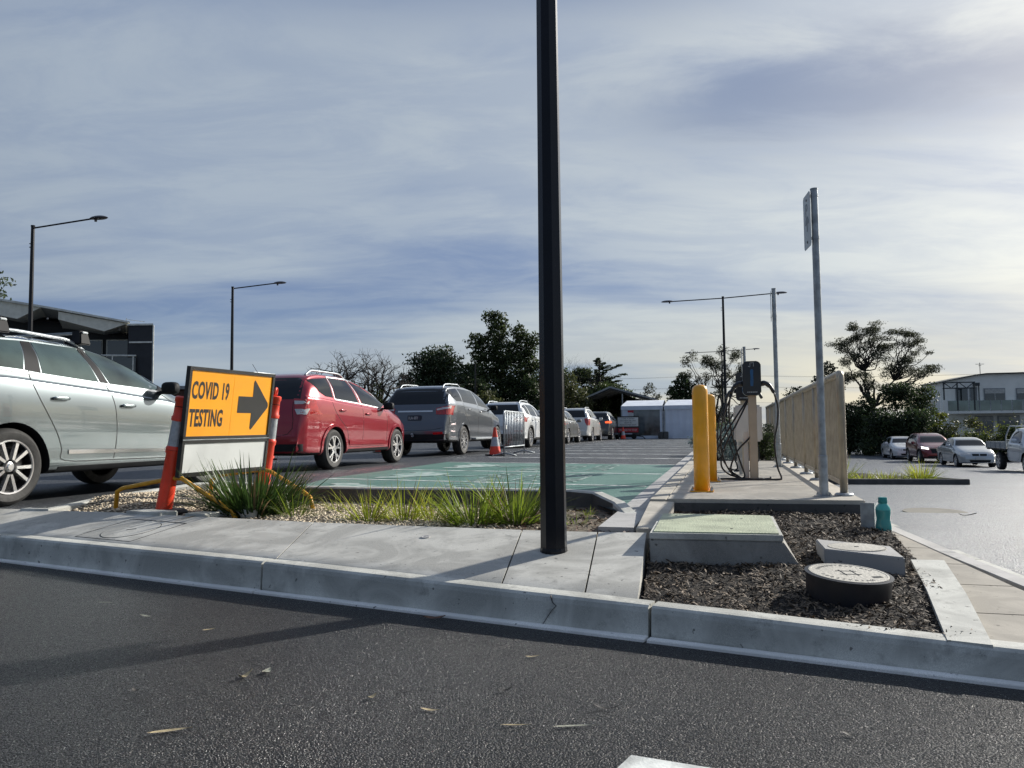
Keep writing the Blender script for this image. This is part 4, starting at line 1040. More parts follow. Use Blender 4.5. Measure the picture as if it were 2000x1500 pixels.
# ================================================================== STREET LAMPS
def street_lamp(label, base, h, arms, alen=2.0, r0=.078, r1=.05, rise=.10, group='black car park street lamps'):
    root = empty('street_lamp', base, HEAD, label, 'street lamp', group)
    bm = bmesh.new(); lathe(bm, [(r0, 0), (r0 * .995, .02), (r1, h)], 8, Matrix.Rotation(rad(22.5), 4, 'Z')); lathe(bm, [(r1 * 1.12, h - .02), (r1 * 1.12, h + .02)], 8)
    fin(bm, 'pole', M['black'], root)
    bm = bmesh.new(); lathe(bm, [(r0 * 1.03, -.02), (r0 * 1.03, .035), (r0, .05)], 16); fin(bm, 'pole_base', M['black'], root)
    bm = bmesh.new(); box(bm, (0, r1 + .03, h - .5), (.03, .05, .02)); box(bm, (0, r1 + .03, h - .6), (.03, .05, .02)); fin(bm, 'bracket', M['black'], root)
    for s in arms:     # local -y is +b (right)
        bm = bmesh.new(); tube(bm, [(0, 0, h - .06), (0, -s * alen, h - .06 + (rise if s > 0 else -rise * .3))], .024, 8); arm = fin(bm, 'arm', M['black'], root)
        z = h - .06 + (rise if s > 0 else -rise * .3)
        bm = bmesh.new(); y = -s * (alen + .22)
        lathe(bm, [(.001, .055), (.12, .045), (.2, .02), (.235, -.01), (.2, -.03), (.001, -.03)], 24, Matrix.Translation((0, y, z + .01)) @ Matrix.Diagonal((.55, 1.25, 1, 1)))
        lathe(bm, [(.035, -.09), (.035, -.02)], 10, Matrix.Translation((0, y + s * .1, z)))
        fin(bm, 'lamp_head', M['lamphead'], root, smooth=True)
    return root
M['lamphead'] = mat('lamp_head_grey', (.10, .10, .11), .4, .3)
L1 = street_lamp('tall black lamp pole standing on the sloping slab in the foreground', (.236, 4.556, .205), 6.8, (1,), 2.0, .079, .05)
street_lamp('black single-arm lamp behind the roof bars of the silver SUV', ab(17.1, -18.75, LOT), 6.55, (1,), 2.05)
street_lamp('black single-arm lamp rising above the orange testing sign', ab(26.85, -19.15, LOT), 6.55, (1,), 1.95)
street_lamp('nearer of the two black double-arm lamps behind the yellow bollards', ab(35.8, .08, LOT), 6.55, (1, -1), 2.25)
street_lamp('farther and smaller double-arm black lamp behind the charger', ab(61.2, -.05, LOT), 6.55, (1, -1), 2.3)
street_lamp('distant lamp pole against the dark trees above the grey SUV', ab(58, -19.0, LOT), 5.9, (), 1)
# ================================================================== SIGN, POSTS, CONES, BARRIER
sg = empty('roadwork_sign', (-2.64, 7.06, .26), 0, 'orange framed road sign reading COVID 19 TESTING with black arrow, on yellow legs', 'road sign')
SO = Vector((-2.827, 6.51, .582)); SR = Vector((.321, .947, .004)); SU = Vector((.105, -.064, .992))
FB = basis(SO, SR, SU); SW, SH = 1.17, .935
def plate(name, u0, u1, v0, v1, z0, z1, m, bev=0):
    bm = bmesh.new(); box(bm, ((u0 + u1) / 2, (v0 + v1) / 2, (z0 + z1) / 2), (u1 - u0, v1 - v0, z1 - z0), mtx=FB); return adopt(sg, fin(bm, name, m, bevel=bev))
for n_, a_ in (('frame_rail', (0, SW, SH - .03, SH)), ('frame_rail', (0, SW, .275, .335)), ('frame_rail', (0, SW, -.015, .022)), ('frame_side', (0, .03, .022, SH - .03)), ('frame_side', (SW - .03, SW, .022, SH - .03))):
    plate(n_, *a_, -.028, .012, M['signk'])
bm = bmesh.new(); box(bm, (SW / 2, .306, .014), (SW, .006, .006), mtx=FB); adopt(sg, fin(bm, 'frame_groove', M['galv']))
plate('orange_panel', .03, SW / 2 - .001, .335, SH - .03, -.012, .001, M['orange']); plate('orange_panel', SW / 2 + .001, SW - .03, .335, SH - .03, -.012, .001, M['orange'])
plate('white_panel', .03, SW - .03, .022, .275, -.012, .001, M['white'])
def stext(s_, u, v, size, sx): adopt(sg, words('lettering', s_, size, FB @ Matrix.Translation((u, v, .002)), M['signk'], sx=sx, ext=.0006, bold=.0062, space=1.06))
stext('COVID 19', .055, .665, .205, .50); stext('TESTING', .055, .425, .205, .50)
arw = [(.665, .545), (.665, .70), (.87, .70), (.868, .835), (.878, .858), (.895, .848), (1.105, .645), (1.112, .622), (1.105, .60), (.895, .395), (.878, .385), (.866, .405), (.868, .545)]
bm = bmesh.new(); prism(bm, arw, .0012, .0030, FB); adopt(sg, fin(bm, 'arrow', M['signk']))
for s_ in (0, 1):
    bm = bmesh.new()
    if s_ == 0: pts = [(-3.479, 6.763, .25), (-3.46, 6.755, .44), (-3.40, 6.74, .47), (-2.90, 6.585, .56), (-2.80, 6.53, .56), (-2.36, 6.33, .34), (-2.28, 6.28, .31), (-2.245, 6.26, .24)]
    else: pts = [(-3.15, 8.05, .27), (-3.14, 8.04, .45), (-3.05, 8.0, .50), (-2.50, 7.70, .57), (-2.40, 7.62, .56), (-1.93, 7.12, .39), (-1.84, 7.01, .35), (-1.80, 6.96, .24)]
    tube(bm, pts, .0195, 8); adopt(sg, fin(bm, 'leg', M['legy'], smooth='all'))
def delineator(label, base, top, spin=0):
    base, top = Vector(base), Vector(top); d = top - base; h = d.length
    root = empty('delineator_post', base, 0, label, 'traffic post', 'orange-red traffic posts beside the sign')
    q = d.to_track_quat('Z', 'Y').to_matrix().to_4x4()
    def part(name, prof, m, par=root):
        bm = bmesh.new(); lathe(bm, prof, 28, q); return fin(bm, name, m, par, smooth=True)
    body = part('post', [(.068, .0), (.062, .30), (.060, .51), (.069, .525), (.071, .56), (.064, .575), (.060, .58)], M['redor'])
    part('reflective_band', [(.0605, .575), (.057, .80)], M['refl'])
    part('collar', [(.058, .795), (.066, .80), (.068, .83), (.058, .845), (.056, h - .075), (.064, h - .065), (.064, h - .03), (.052, h - .02), (.040, h - .018), (.040, h - .04), (.001, h - .045)], M['redor'])
    for z in (.62 if 0 else .545, h - .11):
        part('band_joint', [(.0665 if z < .6 else .058, z - .003), (.0725 if z < .6 else .0592, z), (.0665 if z < .6 else .058, z + .003)], M['seam'])
    return root, q, h
r1, q1, h1 = delineator('leaning orange-red traffic post on the left of the testing sign', (-2.985, 6.60, .26), (-2.824, 6.60, 1.277))
bm = bmesh.new(); lathe(bm, [(.20, -.02), (.20, .015), (.17, .035), (.08, .04)], 28); fin(bm, 'base', M['rubber'], r1)
r2, q2, h2 = delineator('orange-red traffic post with loop handle, right of the testing sign', (-2.60, 8.0, .30), (-2.465, 8.0, 1.34))
bm = bmesh.new(); tube(bm, [q2 @ Vector((math.cos(t) * .032, 0, h2 + .02 + math.sin(t) * .04)) for t in [rad(-60 + i * 30) for i in range(11)]], .012, 8); fin(bm, 'loop_handle', M['redor'], r2, smooth='all')
bm = bmesh.new(); lathe(bm, [(.20, -.02), (.20, .015), (.17, .035), (.08, .04)], 28); fin(bm, 'base', M['rubber'], r2)
bm = bmesh.new(); lathe(bm, [(.012, -.12), (.012, 0)], 6)
bm.free()
# loose paver blocks that weigh the sign down
for i, (x, y, w, r) in enumerate([(-2.97, 6.36, .42, -.48), (-2.48, 6.18, .2, -.35), (-2.26, 6.42, .34, -.3)]):
    bm = bmesh.new(); box(bm, (0, 0, .03), (w, .17, .06)); o = fin(bm, 'paver_block', M['kerb'], bevel=.006); o.location = (x, y, .25); o.rotation_euler = (0, 0, r)
    tag(o, ['long grey paver under the leaning orange post', 'small square grey paver between post and grass tuft', 'grey paver half hidden by the dark green tuft'][i], 'paver', 'loose pavers weighing down the sign')
def cone(label, loc, h=.72, grp='traffic cones'):
    root = empty('traffic_cone', loc, .3, label, 'traffic cone', grp)
    k = h / .72
    bm = bmesh.new(); lathe(bm, [(.155 * k, .03), (.118 * k, .24 * k)], 24, cap=False); fin(bm, 'cone_body', M['redor'], root, smooth=True)
    bm = bmesh.new(); lathe(bm, [(.075 * k, .47 * k), (.034 * k, .70 * k), (.030 * k, .72 * k), (.001, .72 * k)], 24, cap=False); fin(bm, 'cone_tip', M['redor'], root, smooth=True)
    bm = bmesh.new(); lathe(bm, [(.1175 * k, .24 * k), (.0755 * k, .47 * k)], 24, cap=False); fin(bm, 'reflective_band', M['refl'], root, smooth='all')
    bm = bmesh.new(); box(bm, (0, 0, .018), (.42 * k, .42 * k, .036)); fin(bm, 'base', M['rubber'], root, bevel=.01)
    return root
cone('orange cone with grey band standing before the crowd barrier', (-.447, 19.56, LOT))
cone('small faded cone at the foot of the sign by the tent', ab(45.4, -5.75, LOT), .72)
cone('cone seen under the red SUV near its rear wheel', ab(16.0, -10.4, LOT), .72)
cone('cone seen under the red SUV between its wheels', ab(21.5, -10.1, LOT), .72)
# crowd barrier
def barrier(label, p0, p1):
    p0, p1 = Vector(p0), Vector(p1); L_ = (p1 - p0).length; root = empty('crowd_barrier', p0, math.atan2(p1.y - p0.y, p1.x - p0.x), label, 'barrier')
    bm = bmesh.new(); r = .019
    tube(bm, [(0, 0, .0), (0, 0, 1.03), (.03, 0, 1.09), (.08, 0, 1.12), (L_ - .08, 0, 1.12), (L_ - .03, 0, 1.09), (L_, 0, 1.03), (L_, 0, 0)], r, 10); tube(bm, [(0, 0, .22), (L_, 0, .22)], r, 8)
    fin(bm, 'barrier_frame', M['galv'], root, smooth='all')
    n = 13
    for i in range(1, n):
        x = L_ * i / n; bm = bmesh.new(); tube(bm, [(x, 0, .22), (x, 0, 1.12)], .014, 6); fin(bm, 'bar', M['galv'], root, smooth='all')
    for x in (.05, L_ - .05):
        bm = bmesh.new(); tube(bm, [(x, -.3, .01), (x, -.05, .07), (x, .05, .07), (x, .3, .01)], r, 8); fin(bm, 'foot', M['galv'], root, smooth='all')
    bm = bmesh.new(); box(bm, (.16, -.025, .72), (.10, .006, .10)); fin(bm, 'small_notice', M['white'], root)
barrier('galvanised crowd barrier standing behind the orange cone', (-.215, 19.1, LOT), (.32, 21.4, LOT))
# ================================================================== BOLLARDS, CHARGERS, SIGN POSTS, FENCE
def bollard(label, x, y, h):
    root = empty('bollard', (x, y, PLAT), HEAD, label, 'bollard', 'yellow steel bollards')
    bm = bmesh.new(); r = .069; lathe(bm, [(r, 0), (r, h - .07), (r * .97, h - .045), (r * .86, h - .022), (r * .62, h - .007), (r * .3, h - .001), (.001, h)], 32); fin(bm, 'post', M['yellow'], root, smooth='all')
    bm = bmesh.new(); box(bm, (0, 0, .006), (.20, .20, .012)); pl_ = fin(bm, 'base_plate', M['yellow'], root, bevel=.003)
    for i in (-1, 1):
        for j in (-1, 1):
            bm = bmesh.new(); lathe(bm, [(.014, .012), (.014, .026), (.007, .028), (.007, .038)], 6, Matrix.Translation((i * .083, j * .083, 0))); fin(bm, 'anchor_bolt', M['galv'], pl_)
bollard('nearer and taller-looking yellow bollard at the platform edge', 1.680, 6.87, .95)
bollard('yellow bollard half hidden behind the nearer one', 2.085, 8.15, .92)
def pole_sign(label, x, y, h, r, sheet_dir, sl_, sh_, top, letters):
    root = empty('sign_post', (x, y, PLAT), 0, label, 'sign post', 'galvanised parking sign posts')
    lean = Matrix.Identity(4)
    bm = bmesh.new(); lathe(bm, [(r, .30), (r, h - .01), (r * 1.08, h - .01), (r * 1.08, h), (.001, h)], 24); lathe(bm, [(r * .4, .0), (r, .3)], 12) if 0 else None
    fin(bm, 'pole', M['galv'], root, smooth=True)
    bm = bmesh.new(); lathe(bm, [(r * 1.22, .0), (r * 1.22, .33), (r * 1.05, .335)], 24); fin(bm, 'sleeve', M['galv'], root, smooth=True)
    bm = bmesh.new(); lathe(bm, [(r * 2.6, .0), (r * 2.6, .010), (r * 1.3, .012)], 24); fl = fin(bm, 'flange', M['galv'], root, smooth=True)
    for i in range(4):
        t = i * math.pi / 2 + .5; bm = bmesh.new(); lathe(bm, [(.012, .010), (.012, .024), (.006, .026), (.006, .036)], 6, Matrix.Translation((math.cos(t) * r * 2.1, math.sin(t) * r * 2.1, 0))); fin(bm, 'anchor_bolt', M['galv'], fl)
    d = Vector(sheet_dir).normalized(); nl = Vector((-d.y, d.x, 0))      # sheet lies on the left side of the post
    o = nl * (r + .012) - d * .03
    Bs = basis(o + Vector((0, 0, top - sh_)), d, (0, 0, 1))
    pts = [(0.02, 0), (sl_ - .02, 0), (sl_, .02), (sl_, sh_ - .02), (sl_ - .02, sh_), (.02, sh_), (0, sh_ - .02), (0, .02)]
    bm = bmesh.new(); prism(bm, pts, -.002, .002, Bs); pp = fin(bm, 'sign_plate', M['signface'], root)
    for v in (.05, sh_ - .05):
        bm = bmesh.new(); lathe(bm, [(r * 1.1, 0), (r * 1.1, .022)], 20, Matrix.Translation((0, 0, top - sh_ + v)), cap=False); fin(bm, 'clamp', M['galv'], root)
        bm = bmesh.new(); lathe(bm, [(.011, -.006), (.011, .006)], 8, Bs @ Matrix.Translation((sl_ / 2, v, 0))); fin(bm, 'bolt', M['signk'], pp)
    if letters:
        Bb = basis(o + nl * .0025 + d * sl_ + Vector((0, 0, top - sh_)), -d, (0, 0, 1))
        words('lettering', 'P', .16, Bb @ Matrix.Translation((sl_ / 2 - .05, sh_ - .19, 0)), M['signdim'], pp)
        bm = bmesh.new(); prism(bm, [(.07, .20), (.19, .20), (.19, .22), (.17, .26), (.10, .26), (.07, .22)], 0, .0012, Bb); prism(bm, [(.12, .14), (.14, .14), (.14, .20), (.12, .20)], 0, .0012, Bb)
        fin(bm, 'charging_symbol', M['signdim'], pp)
    return root
M['signface'] = mat('sign_face_grey', (.40, .43, .45), .45, .2, var=.08); M['signdim'] = mat('sign_mark', (.12, .15, .18), .5)
pole_sign('tall galvanised sign post at the front corner of the platform', 2.512, 6.247, 2.53, .029, (.16, .98, 0), .25, .455, 2.51, True)
pole_sign('galvanised sign post farther back beside the fence', 3.735, 10.83, 2.53, .030, (.30, .95, 0), .25, .42, 2.50, False)
# fence
fe = empty('fence', ab(6.81, .93, PLAT), HEAD, 'beige steel balustrade fence along the right edge of the platform', 'fence')
FL = 11.4; FHt = 1.0
bm = bmesh.new(); tube(bm, [(0, 0, .015), (0, 0, .95), (.006, 0, .978), (.022, 0, .994), (.05, 0, 1.0), (FL, 0, FHt)], .031, 14); fin(bm, 'top_rail', M['fence'], fe, smooth='all')
bm = bmesh.new(); box(bm, (FL / 2, 0, .10), (FL, .035, .035)); fin(bm, 'bottom_rail', M['fence'], fe, bevel=.004)
px_ = [0, 1.9, 3.0, 4.4, 5.8, 7.2, 8.6, 10.0, FL]
for i, x in enumerate(px_):
    if i:
        bm = bmesh.new(); tube(bm, [(x, 0, .012), (x, 0, FHt)], .024, 12); fin(bm, 'post', M['fence'], fe, smooth='all')
    bm = bmesh.new(); lathe(bm, [(.075, 0), (.075, .012), (.06, .022), (.034, .024)], 16, Matrix.Translation((x, 0, 0))); fin(bm, 'base_flange', M['galv'], fe)
for x0, x1 in zip(px_, px_[1:]):
    bm = bmesh.new(); n = int(round((x1 - x0) / .098))
    for i in range(1, n): box(bm, (x0 + (x1 - x0) * i / n, 0, .55), (.012, .020, .88))
    fin(bm, 'baluster_panel', M['fence'], fe)
# chargers
def charger(label, loc, cable_sets):
    root = empty('ev_charger', loc, HEAD - rad(90), label, 'car charger', 'car charging stations')
    # local frame: x right (b), y away, z up
    bm = bmesh.new(); box(bm, (.0, 0, .46), (.085, .10, .92)); fin(bm, 'post', M['beige'], root, bevel=.006)
    bm = bmesh.new(); box(bm, (-.075, .03, .26), (.05, .08, .52)); fin(bm, 'cable_duct', M['boxw'], root, bevel=.004)
    bm = bmesh.new(); w, h = .095, .37
    pts = [(-w, .03), (-w + .03, 0), (w - .03, 0), (w, .03), (w, h - .03), (w - .035, h), (-w + .035, h), (-w, h - .03)]
    B_ = Matrix.Translation((0, -.05, .905)) @ Matrix.Rotation(rad(90), 4, 'X')
    prism(bm, pts, -.10, .045, B_); hd = fin(bm, 'charger_head', M['chk'], root, bevel=.008)
    fz = .0465
    bm = bmesh.new(); prism(bm, [(-.014, .10), (.012, .10), (.017, .15), (.014, .22), (.017, .27), (.006, .285), (-.012, .275), (-.017, .25), (-.013, .20), (-.017, .14)], fz, fz + .002, B_); fin(bm, 'blue_light_panel', M['blue'], hd)
    bm = bmesh.new(); [prism(bm, q, fz, fz + .001, B_) for q in ([(-.018, .305), (-.014, .305), (-.014, .35), (-.018, .35)], [(-.018, .346), (.022, .350), (.022, .354), (-.018, .350)], [(.018, .310), (.022, .310), (.022, .352), (.018, .352)], [(-.035, .310), (-.018, .305), (-.018, .309), (-.032, .318)])]; fin(bm, 'plug_symbol', M['signface'], hd)
    words('lettering', 'chargepoint', .022, B_ @ Matrix.Translation((0, .030, fz + .0005)), M['signface'], hd, align='CENTER') if 0 else None
    bm = bmesh.new(); [prism(bm, [(x, .030), (x + .013, .030), (x + .013, .040), (x, .040)], fz, fz + .001, B_) for x in (-.05, -.032, -.014, .004, .022, .040)]; fin(bm, 'lettering', M['signface'], hd)
    for s in (-1, 1):
        bm = bmesh.new(); tube(bm, crv([(s * .09, -.02, 1.03), (s * .14, -.03, 1.035), (s * .19, -.03, .995), (s * .225, -.03, .93)], 4), [.03, .03, .03, .03, .026, .026, .026, .026, .02, .02, .02, .02, .016], 10); fin(bm, 'plug_handle', M['chk'], hd, smooth='all')
    for pts in cable_sets:
        bm = bmesh.new(); tube(bm, crv(pts, 8), .0095, 8); fin(bm, 'cable', M['cable'], root, smooth='all')
    bm = bmesh.new(); box(bm, (0, 0, .006), (.17, .17, .012)); fin(bm, 'base_plate', M['galv'], root)
    return root
cs = [[(.225, -.03, .93), (.26, -.03, .78), (.25, -.04, .6), (.215, -.06, .40), (.235, -.07, .15), (.27, -.10, .03), (.22, -.12, .012), (-.1, -.14, .012), (-.34, -.08, .012), (-.25, -.02, .012), (.12, -.05, .014), (.17, -.03, .03)],
      [(-.225, -.03, .93), (-.245, -.04, .70), (-.21, -.06, .45), (-.15, -.07, .22), (-.10, -.08, .05), (-.13, -.08, .012), (.05, -.10, .012)],
      [(-.20, -.02, .95), (-.32, -.03, .62), (-.33, -.05, .30), (-.24, -.06, .08), (-.12, -.08, .012), (.1, -.09, .012)],
      [(-.02, -.01, .90), (-.16, -.02, .62), (-.30, -.03, .35), (-.34, -.04, .16), (-.26, -.05, .06), (-.1, -.06, .012)],
      [(.03, .0, .90), (.035, -.02, .70), (-.02, -.04, .48), (-.16, -.04, .32), (-.24, -.05, .12), (-.14, -.06, .02)],
      [(-.05, .0, .86), (-.22, -.03, .60), (-.36, -.05, .36), (-.50, -.08, .14), (-.55, -.10, .06)]]
charger('black electric car charger on a beige post, nearer of two', (2.60, 8.32, PLAT), cs)
charger('second black charger half hidden behind the nearer one', (3.0, 9.95, PLAT), [cs[1], cs[2], cs[5]])
cb_ = empty('electrical_cabinet', (2.80, 9.15, PLAT), HEAD - rad(90), 'white metal cabinet mounted on posts behind the charger', 'cabinet')
bm = bmesh.new(); box(bm, (0, 0, .61), (.32, .16, .43)); fin(bm, 'cabinet', M['boxw'], cb_, bevel=.022)
bm = bmesh.new(); box(bm, (-.09, .10, .28), (.04, .04, .56)); box(bm, (.09, .10, .28), (.04, .04, .56)); fin(bm, 'stand', M['galv'], cb_)
bm = bmesh.new(); tube(bm, crv([(.1, 0, .40), (.12, 0, .2), (.02, -.05, .03)], 5), .006, 6); fin(bm, 'conduit', M['cable'], cb_)
# edge-on sign far behind the charger
bl_ = empty('sign_post', ab(13.3, .35, PLAT), HEAD, 'pale edge-on sign on a post behind the charger head', 'sign post', 'galvanised parking sign posts')
bm = bmesh.new(); tube(bm, [(0, 0, -.05), (0, 0, 1.9)], .025, 10); fin(bm, 'pole', M['galv'], bl_)
bm = bmesh.new(); hexa(bm, [(-.05, .035, 1.88), (.42, .035, 1.88), (.42, .040, 1.88), (-.05, .040, 1.88)], [(-.05, .035, 1.45), (.42, .035, 1.45), (.42, .040, 1.45), (-.05, .040, 1.45)]); fin(bm, 'sign_plate', M['boxw'], bl_)
# ================================================================== PITS, MANHOLES, KERB BLOCK, BOTTLE
pt = empty('service_pit', (1.25, 4.9, .1), 0, 'concrete service pit with a pale green lid beside the lamp slab', 'service pit')
T4 = [(.791, 4.522), (1.517, 4.361), (1.778, 5.30), (1.046, 5.505)]; cc = Vector((1.283, 4.92))
def grow(P, k): return [tuple(cc + (Vector(p) - cc) * k) for p in P]
bm = bmesh.new()
top = [Vector((x, y, .338)) for x, y in T4]; mid = [Vector((x, y, .300)) for x, y in grow(T4, 1.0)]
bot = [Vector((.79, 4.49, .05)), Vector((1.66, 4.27, .05)), Vector((1.95, 5.30, .05)), Vector((1.03, 5.50, .05))]
hexa(bm, mid, bot); adopt(pt, fin(bm, 'concrete_surround', M['pitc'] if 'pitc' in M else M['kerb'], bevel=.006))
bm = bmesh.new(); hexa(bm, top, [Vector((q.x, q.y, .302)) for q in mid]); adopt(pt, fin(bm, 'lid_frame', M['kerb'], bevel=.004))
bm = bmesh.new(); hexa(bm, [Vector((x, y, .345)) for x, y in grow(T4, .945)], [Vector((x, y, .33)) for x, y in grow(T4, .945)]); ld = adopt(pt, fin(bm, 'lid', M['lid'], bevel=.002))
for x, y in ((1.12, 5.33), (1.30, 4.62), (1.50, 5.1)):
    bm = bmesh.new(); lathe(bm, [(.009, .344), (.009, .3465)], 10, Matrix.Translation((x, y, 0))); o = fin(bm, 'lid_bolt', M['signk']); o.data.transform(lm(pt).inverted()); o.parent = ld
sp_ = empty('drain_pit', (1.90, 4.31, .12), 0, 'square concrete pit with round flush cap beside the mulch edge', 'drain pit')
S4 = [(1.703, 4.257), (2.007, 3.984), (2.125, 4.375), (1.806, 4.64)]
c4 = Vector((1.905, 4.315))
bm = bmesh.new(); hexa(bm, [Vector((x, y, .278 - (x - 1.7) * .02)) for x, y in S4], [Vector((x, y, .08)) for x, y in S4]); adopt(sp_, fin(bm, 'concrete_box', M['conc_lt'], bevel=.006))
bm = bmesh.new(); lathe(bm, [(.150, .2785), (.150, .2735)], 40, Matrix.Translation((c4.x, c4.y, .0)), cap=False); lathe(bm, [(.146, .272), (.146, .2785), (.0, .2785)], 40, Matrix.Translation((c4.x, c4.y, .0))); adopt(sp_, fin(bm, 'round_cap', M['wlid']))
bm = bmesh.new(); box(bm, (c4.x + .0, c4.y, .279), (.022, .012, .003)); adopt(sp_, fin(bm, 'lifting_slot', M['signk']))
mh = empty('round_pit', (1.593, 3.705, .12), 0, 'raised round black pit ring with a pale embossed lid', 'manhole')
tl = Matrix.Rotation(rad(4.0), 4, 'X') @ Matrix.Rotation(rad(2), 4, 'Y')
T_ = Matrix.Translation((0, 0, .128)) @ tl
bm = bmesh.new(); lathe(bm, [(.186, -.16), (.190, -.01), (.197, -.008), (.197, .0), (.180, .002), (.180, -.006)], 56, T_); fin(bm, 'ring', M['pitk'], mh, smooth=True)
bm = bmesh.new(); lathe(bm, [(.178, -.008), (.178, .004), (.168, .0045), (.167, .003), (.001, .003)], 56, T_); ld = fin(bm, 'lid', M['wlid'], mh)
def arc_words(s, r, a0, step, size):
    for i, ch in enumerate(s):
        if ch == ' ': continue
        a = a0 - i * step
        words('lettering', ch, size, T_ @ Matrix.Rotation(a, 4, 'Z') @ Matrix.Translation((0, r, .0035)), M['wlid2'], ld, ext=.0012, align='CENTER')
M['wlid2'] = mat('embossed_lid', (.42, .40, .35), .6)
arc_words('COMMUNICATIONS', .128, rad(62), rad(10), .026)
def arc_in(s, r, a0, step, size):
    for i, ch in enumerate(s):
        a = a0 + i * step
        words('lettering', ch, size, T_ @ Matrix.Rotation(a, 4, 'Z') @ Matrix.Translation((0, -r, .0035)), M['wlid2'], ld, ext=.0012, align='CENTER')
arc_in('PEDESTRIAN', .148, rad(-75), rad(11), .026)
bm = bmesh.new()
for s in (-1, 1):
    box(bm, (s * .028, 0, .0035), (.005, .10, .002), mtx=T_); box(bm, (0, s * .03, .0035), (.10, .005, .002), mtx=T_)
fin(bm, 'square_mark', M['signk'], ld)
bm = bmesh.new(); box(bm, (.105, -.07, .0036), (.05, .022, .002), .3, mtx=T_); fin(bm, 'lifting_slot', M['signk'], ld)
# kerb block
bm = bmesh.new()
kbT = [(1.652, 2.985, .130), (1.780, 2.91, .130), (2.10, 3.62, .168), (2.375, 4.29, .205), (2.205, 4.315, .205), (1.95, 3.68, .172)]
hexa(bm, [Vector(p) for p in kbT], [Vector((p[0], p[1], -.02)) for p in kbT]); bmesh.ops.triangulate(bm, faces=[f for f in bm.faces if len(f.verts) > 4])
o = fin(bm, 'kerb_block', M['kerb']); recenter(o, (2.0, 3.6, 0)); tag(o, 'tapering concrete kerb block between mulch and footpath', 'kerb block')
strip('path_edging', lambda a: interp([(4.6, 1.02), (6.4, 1.03)], a), lambda a: interp([(4.6, 1.13), (6.4, 1.14)], a), 4.72, 6.3, .085, M['conc_lt'], 2)
# steel plates and bottle
bp_ = empty('steel_plate', (2.46, 5.33, .18), 0, 'upright bent galvanised plate behind the teal bottle', 'steel plate')
bm = bmesh.new(); prism(bm, [(-.075, -.01), (.005, -.045), (.10, .06), (.097, .063), (.004, -.041), (-.074, -.006)], 0, .24); fin(bm, 'plate', M['galv'], bp_)
bt = empty('water_bottle', (2.500, 5.235, .215), 0, 'teal plastic water bottle standing at the mulch corner', 'bottle')
M['tealb'] = mat('teal_bottle', (.05, .40, .36), .25, var=.05, coat=.5); M['teall'] = mat('teal_water', (.02, .26, .25), .25, var=.05, coat=.5)
def sqb(bm, prof, n=32):
    rings = []
    for r, z, e in prof:
        ring = []
        for i in range(n):
            t = 2 * math.pi * i / n; c_, s_ = math.cos(t), math.sin(t); p = 2 / e
            ring.append(bm.verts.new((math.copysign(abs(c_) ** p, c_) * r, math.copysign(abs(s_) ** p, s_) * r, z)))
        rings.append(ring)
    for a, b in zip(rings, rings[1:]):
        for i in range(n): bm.faces.new((a[i], a[(i + 1) % n], b[(i + 1) % n], b[i]))
    bm.faces.new(rings[0][::-1]); bm.faces.new(rings[-1])
bm = bmesh.new(); sqb(bm, [(.036, 0, 3.2), (.044, .006, 3.2), (.046, .03, 3), (.046, .06, 3), (.041, .095, 2.8), (.040, .11, 2.8), (.044, .145, 2.8), (.0445, .165, 2.8)]); fin(bm, 'filled_body', M['teall'], bt, smooth=True)
bm = bmesh.new(); sqb(bm, [(.0445, .1651, 2.8), (.043, .175, 2.8), (.034, .195, 2.6), (.027, .205, 2.4), (.025, .21, 2.4)]); fin(bm, 'clear_shoulder', M['tealb'], bt, smooth=True)
bm = bmesh.new(); sqb(bm, [(.027, .2101, 2.6), (.028, .215, 2.6), (.027, .245, 2.6), (.024, .25, 2.6)]); fin(bm, 'cap', M['teald'], bt, smooth=True)
# manhole in the slab, survey mark, manhole in the lower car park
def slabz(x, y):
    n = x * .466 + y * .885; n0 = 3.51; w = interp([(-4.5, .40), (-3.2, .66), (-1.45, .80), (.05, 1.02), (.84, 1.2)], x)
    return .165 + (.29 - .165) * max(0, min(1, (n - n0) / w)) + (.012 if x < -1.4 else 0) * (1 - max(0, min(1, (n - n0) / w)))
def onslab(x, y):
    e = .05; z = slabz(x, y); dx = (slabz(x + e, y) - z) / e; dy = (slabz(x, y + e) - z) / e
    nrm = Vector((-dx, -dy, 1)).normalized(); q = nrm.to_track_quat('Z', 'Y').to_matrix().to_4x4(); q.translation = (x, y, z); return q
_sb = BVHTree.FromPolygons([v.co.copy() for v in slab.data.vertices], [list(p.vertices) for p in slab.data.polygons])
def onslab(x, y):
    h, nrm, *_ = _sb.ray_cast(Vector((x, y, 2)), Vector((0, 0, -1))); q = nrm.to_track_quat('Z', 'Y').to_matrix().to_4x4(); q.translation = h; return q
mm = onslab(-2.86, 5.80)
pc = empty('pit_cover', mm.translation, 0, 'round concrete pit cover set in a square frame in the slab', 'pit cover')
mm2 = mm.copy(); mm2.translation = (0, 0, 0)
def dec(name, poly, m, off, st=.06): return adopt(pc, decal(_sb, name, poly, 'T', m, None, off, st=st, thick=.004))
cq = Vector((-2.86, 5.80)); kd = KD.to_2d(); kn = KN.to_2d(); cn = [cq + kd * i * .31 + kn * j * .235 for i, j in ((-1, -1), (1, -1), (1, 1), (-1, 1))]
for i in range(4):
    d_ = (cn[(i + 1) % 4] - cn[i]).normalized(); n_ = Vector((-d_.y, d_.x)) * (.006 if i == 2 else .0035)
    dec('frame_gap', [cn[i] - n_, cn[(i + 1) % 4] - n_, cn[(i + 1) % 4] + n_, cn[i] + n_], M['seam'], .0012)
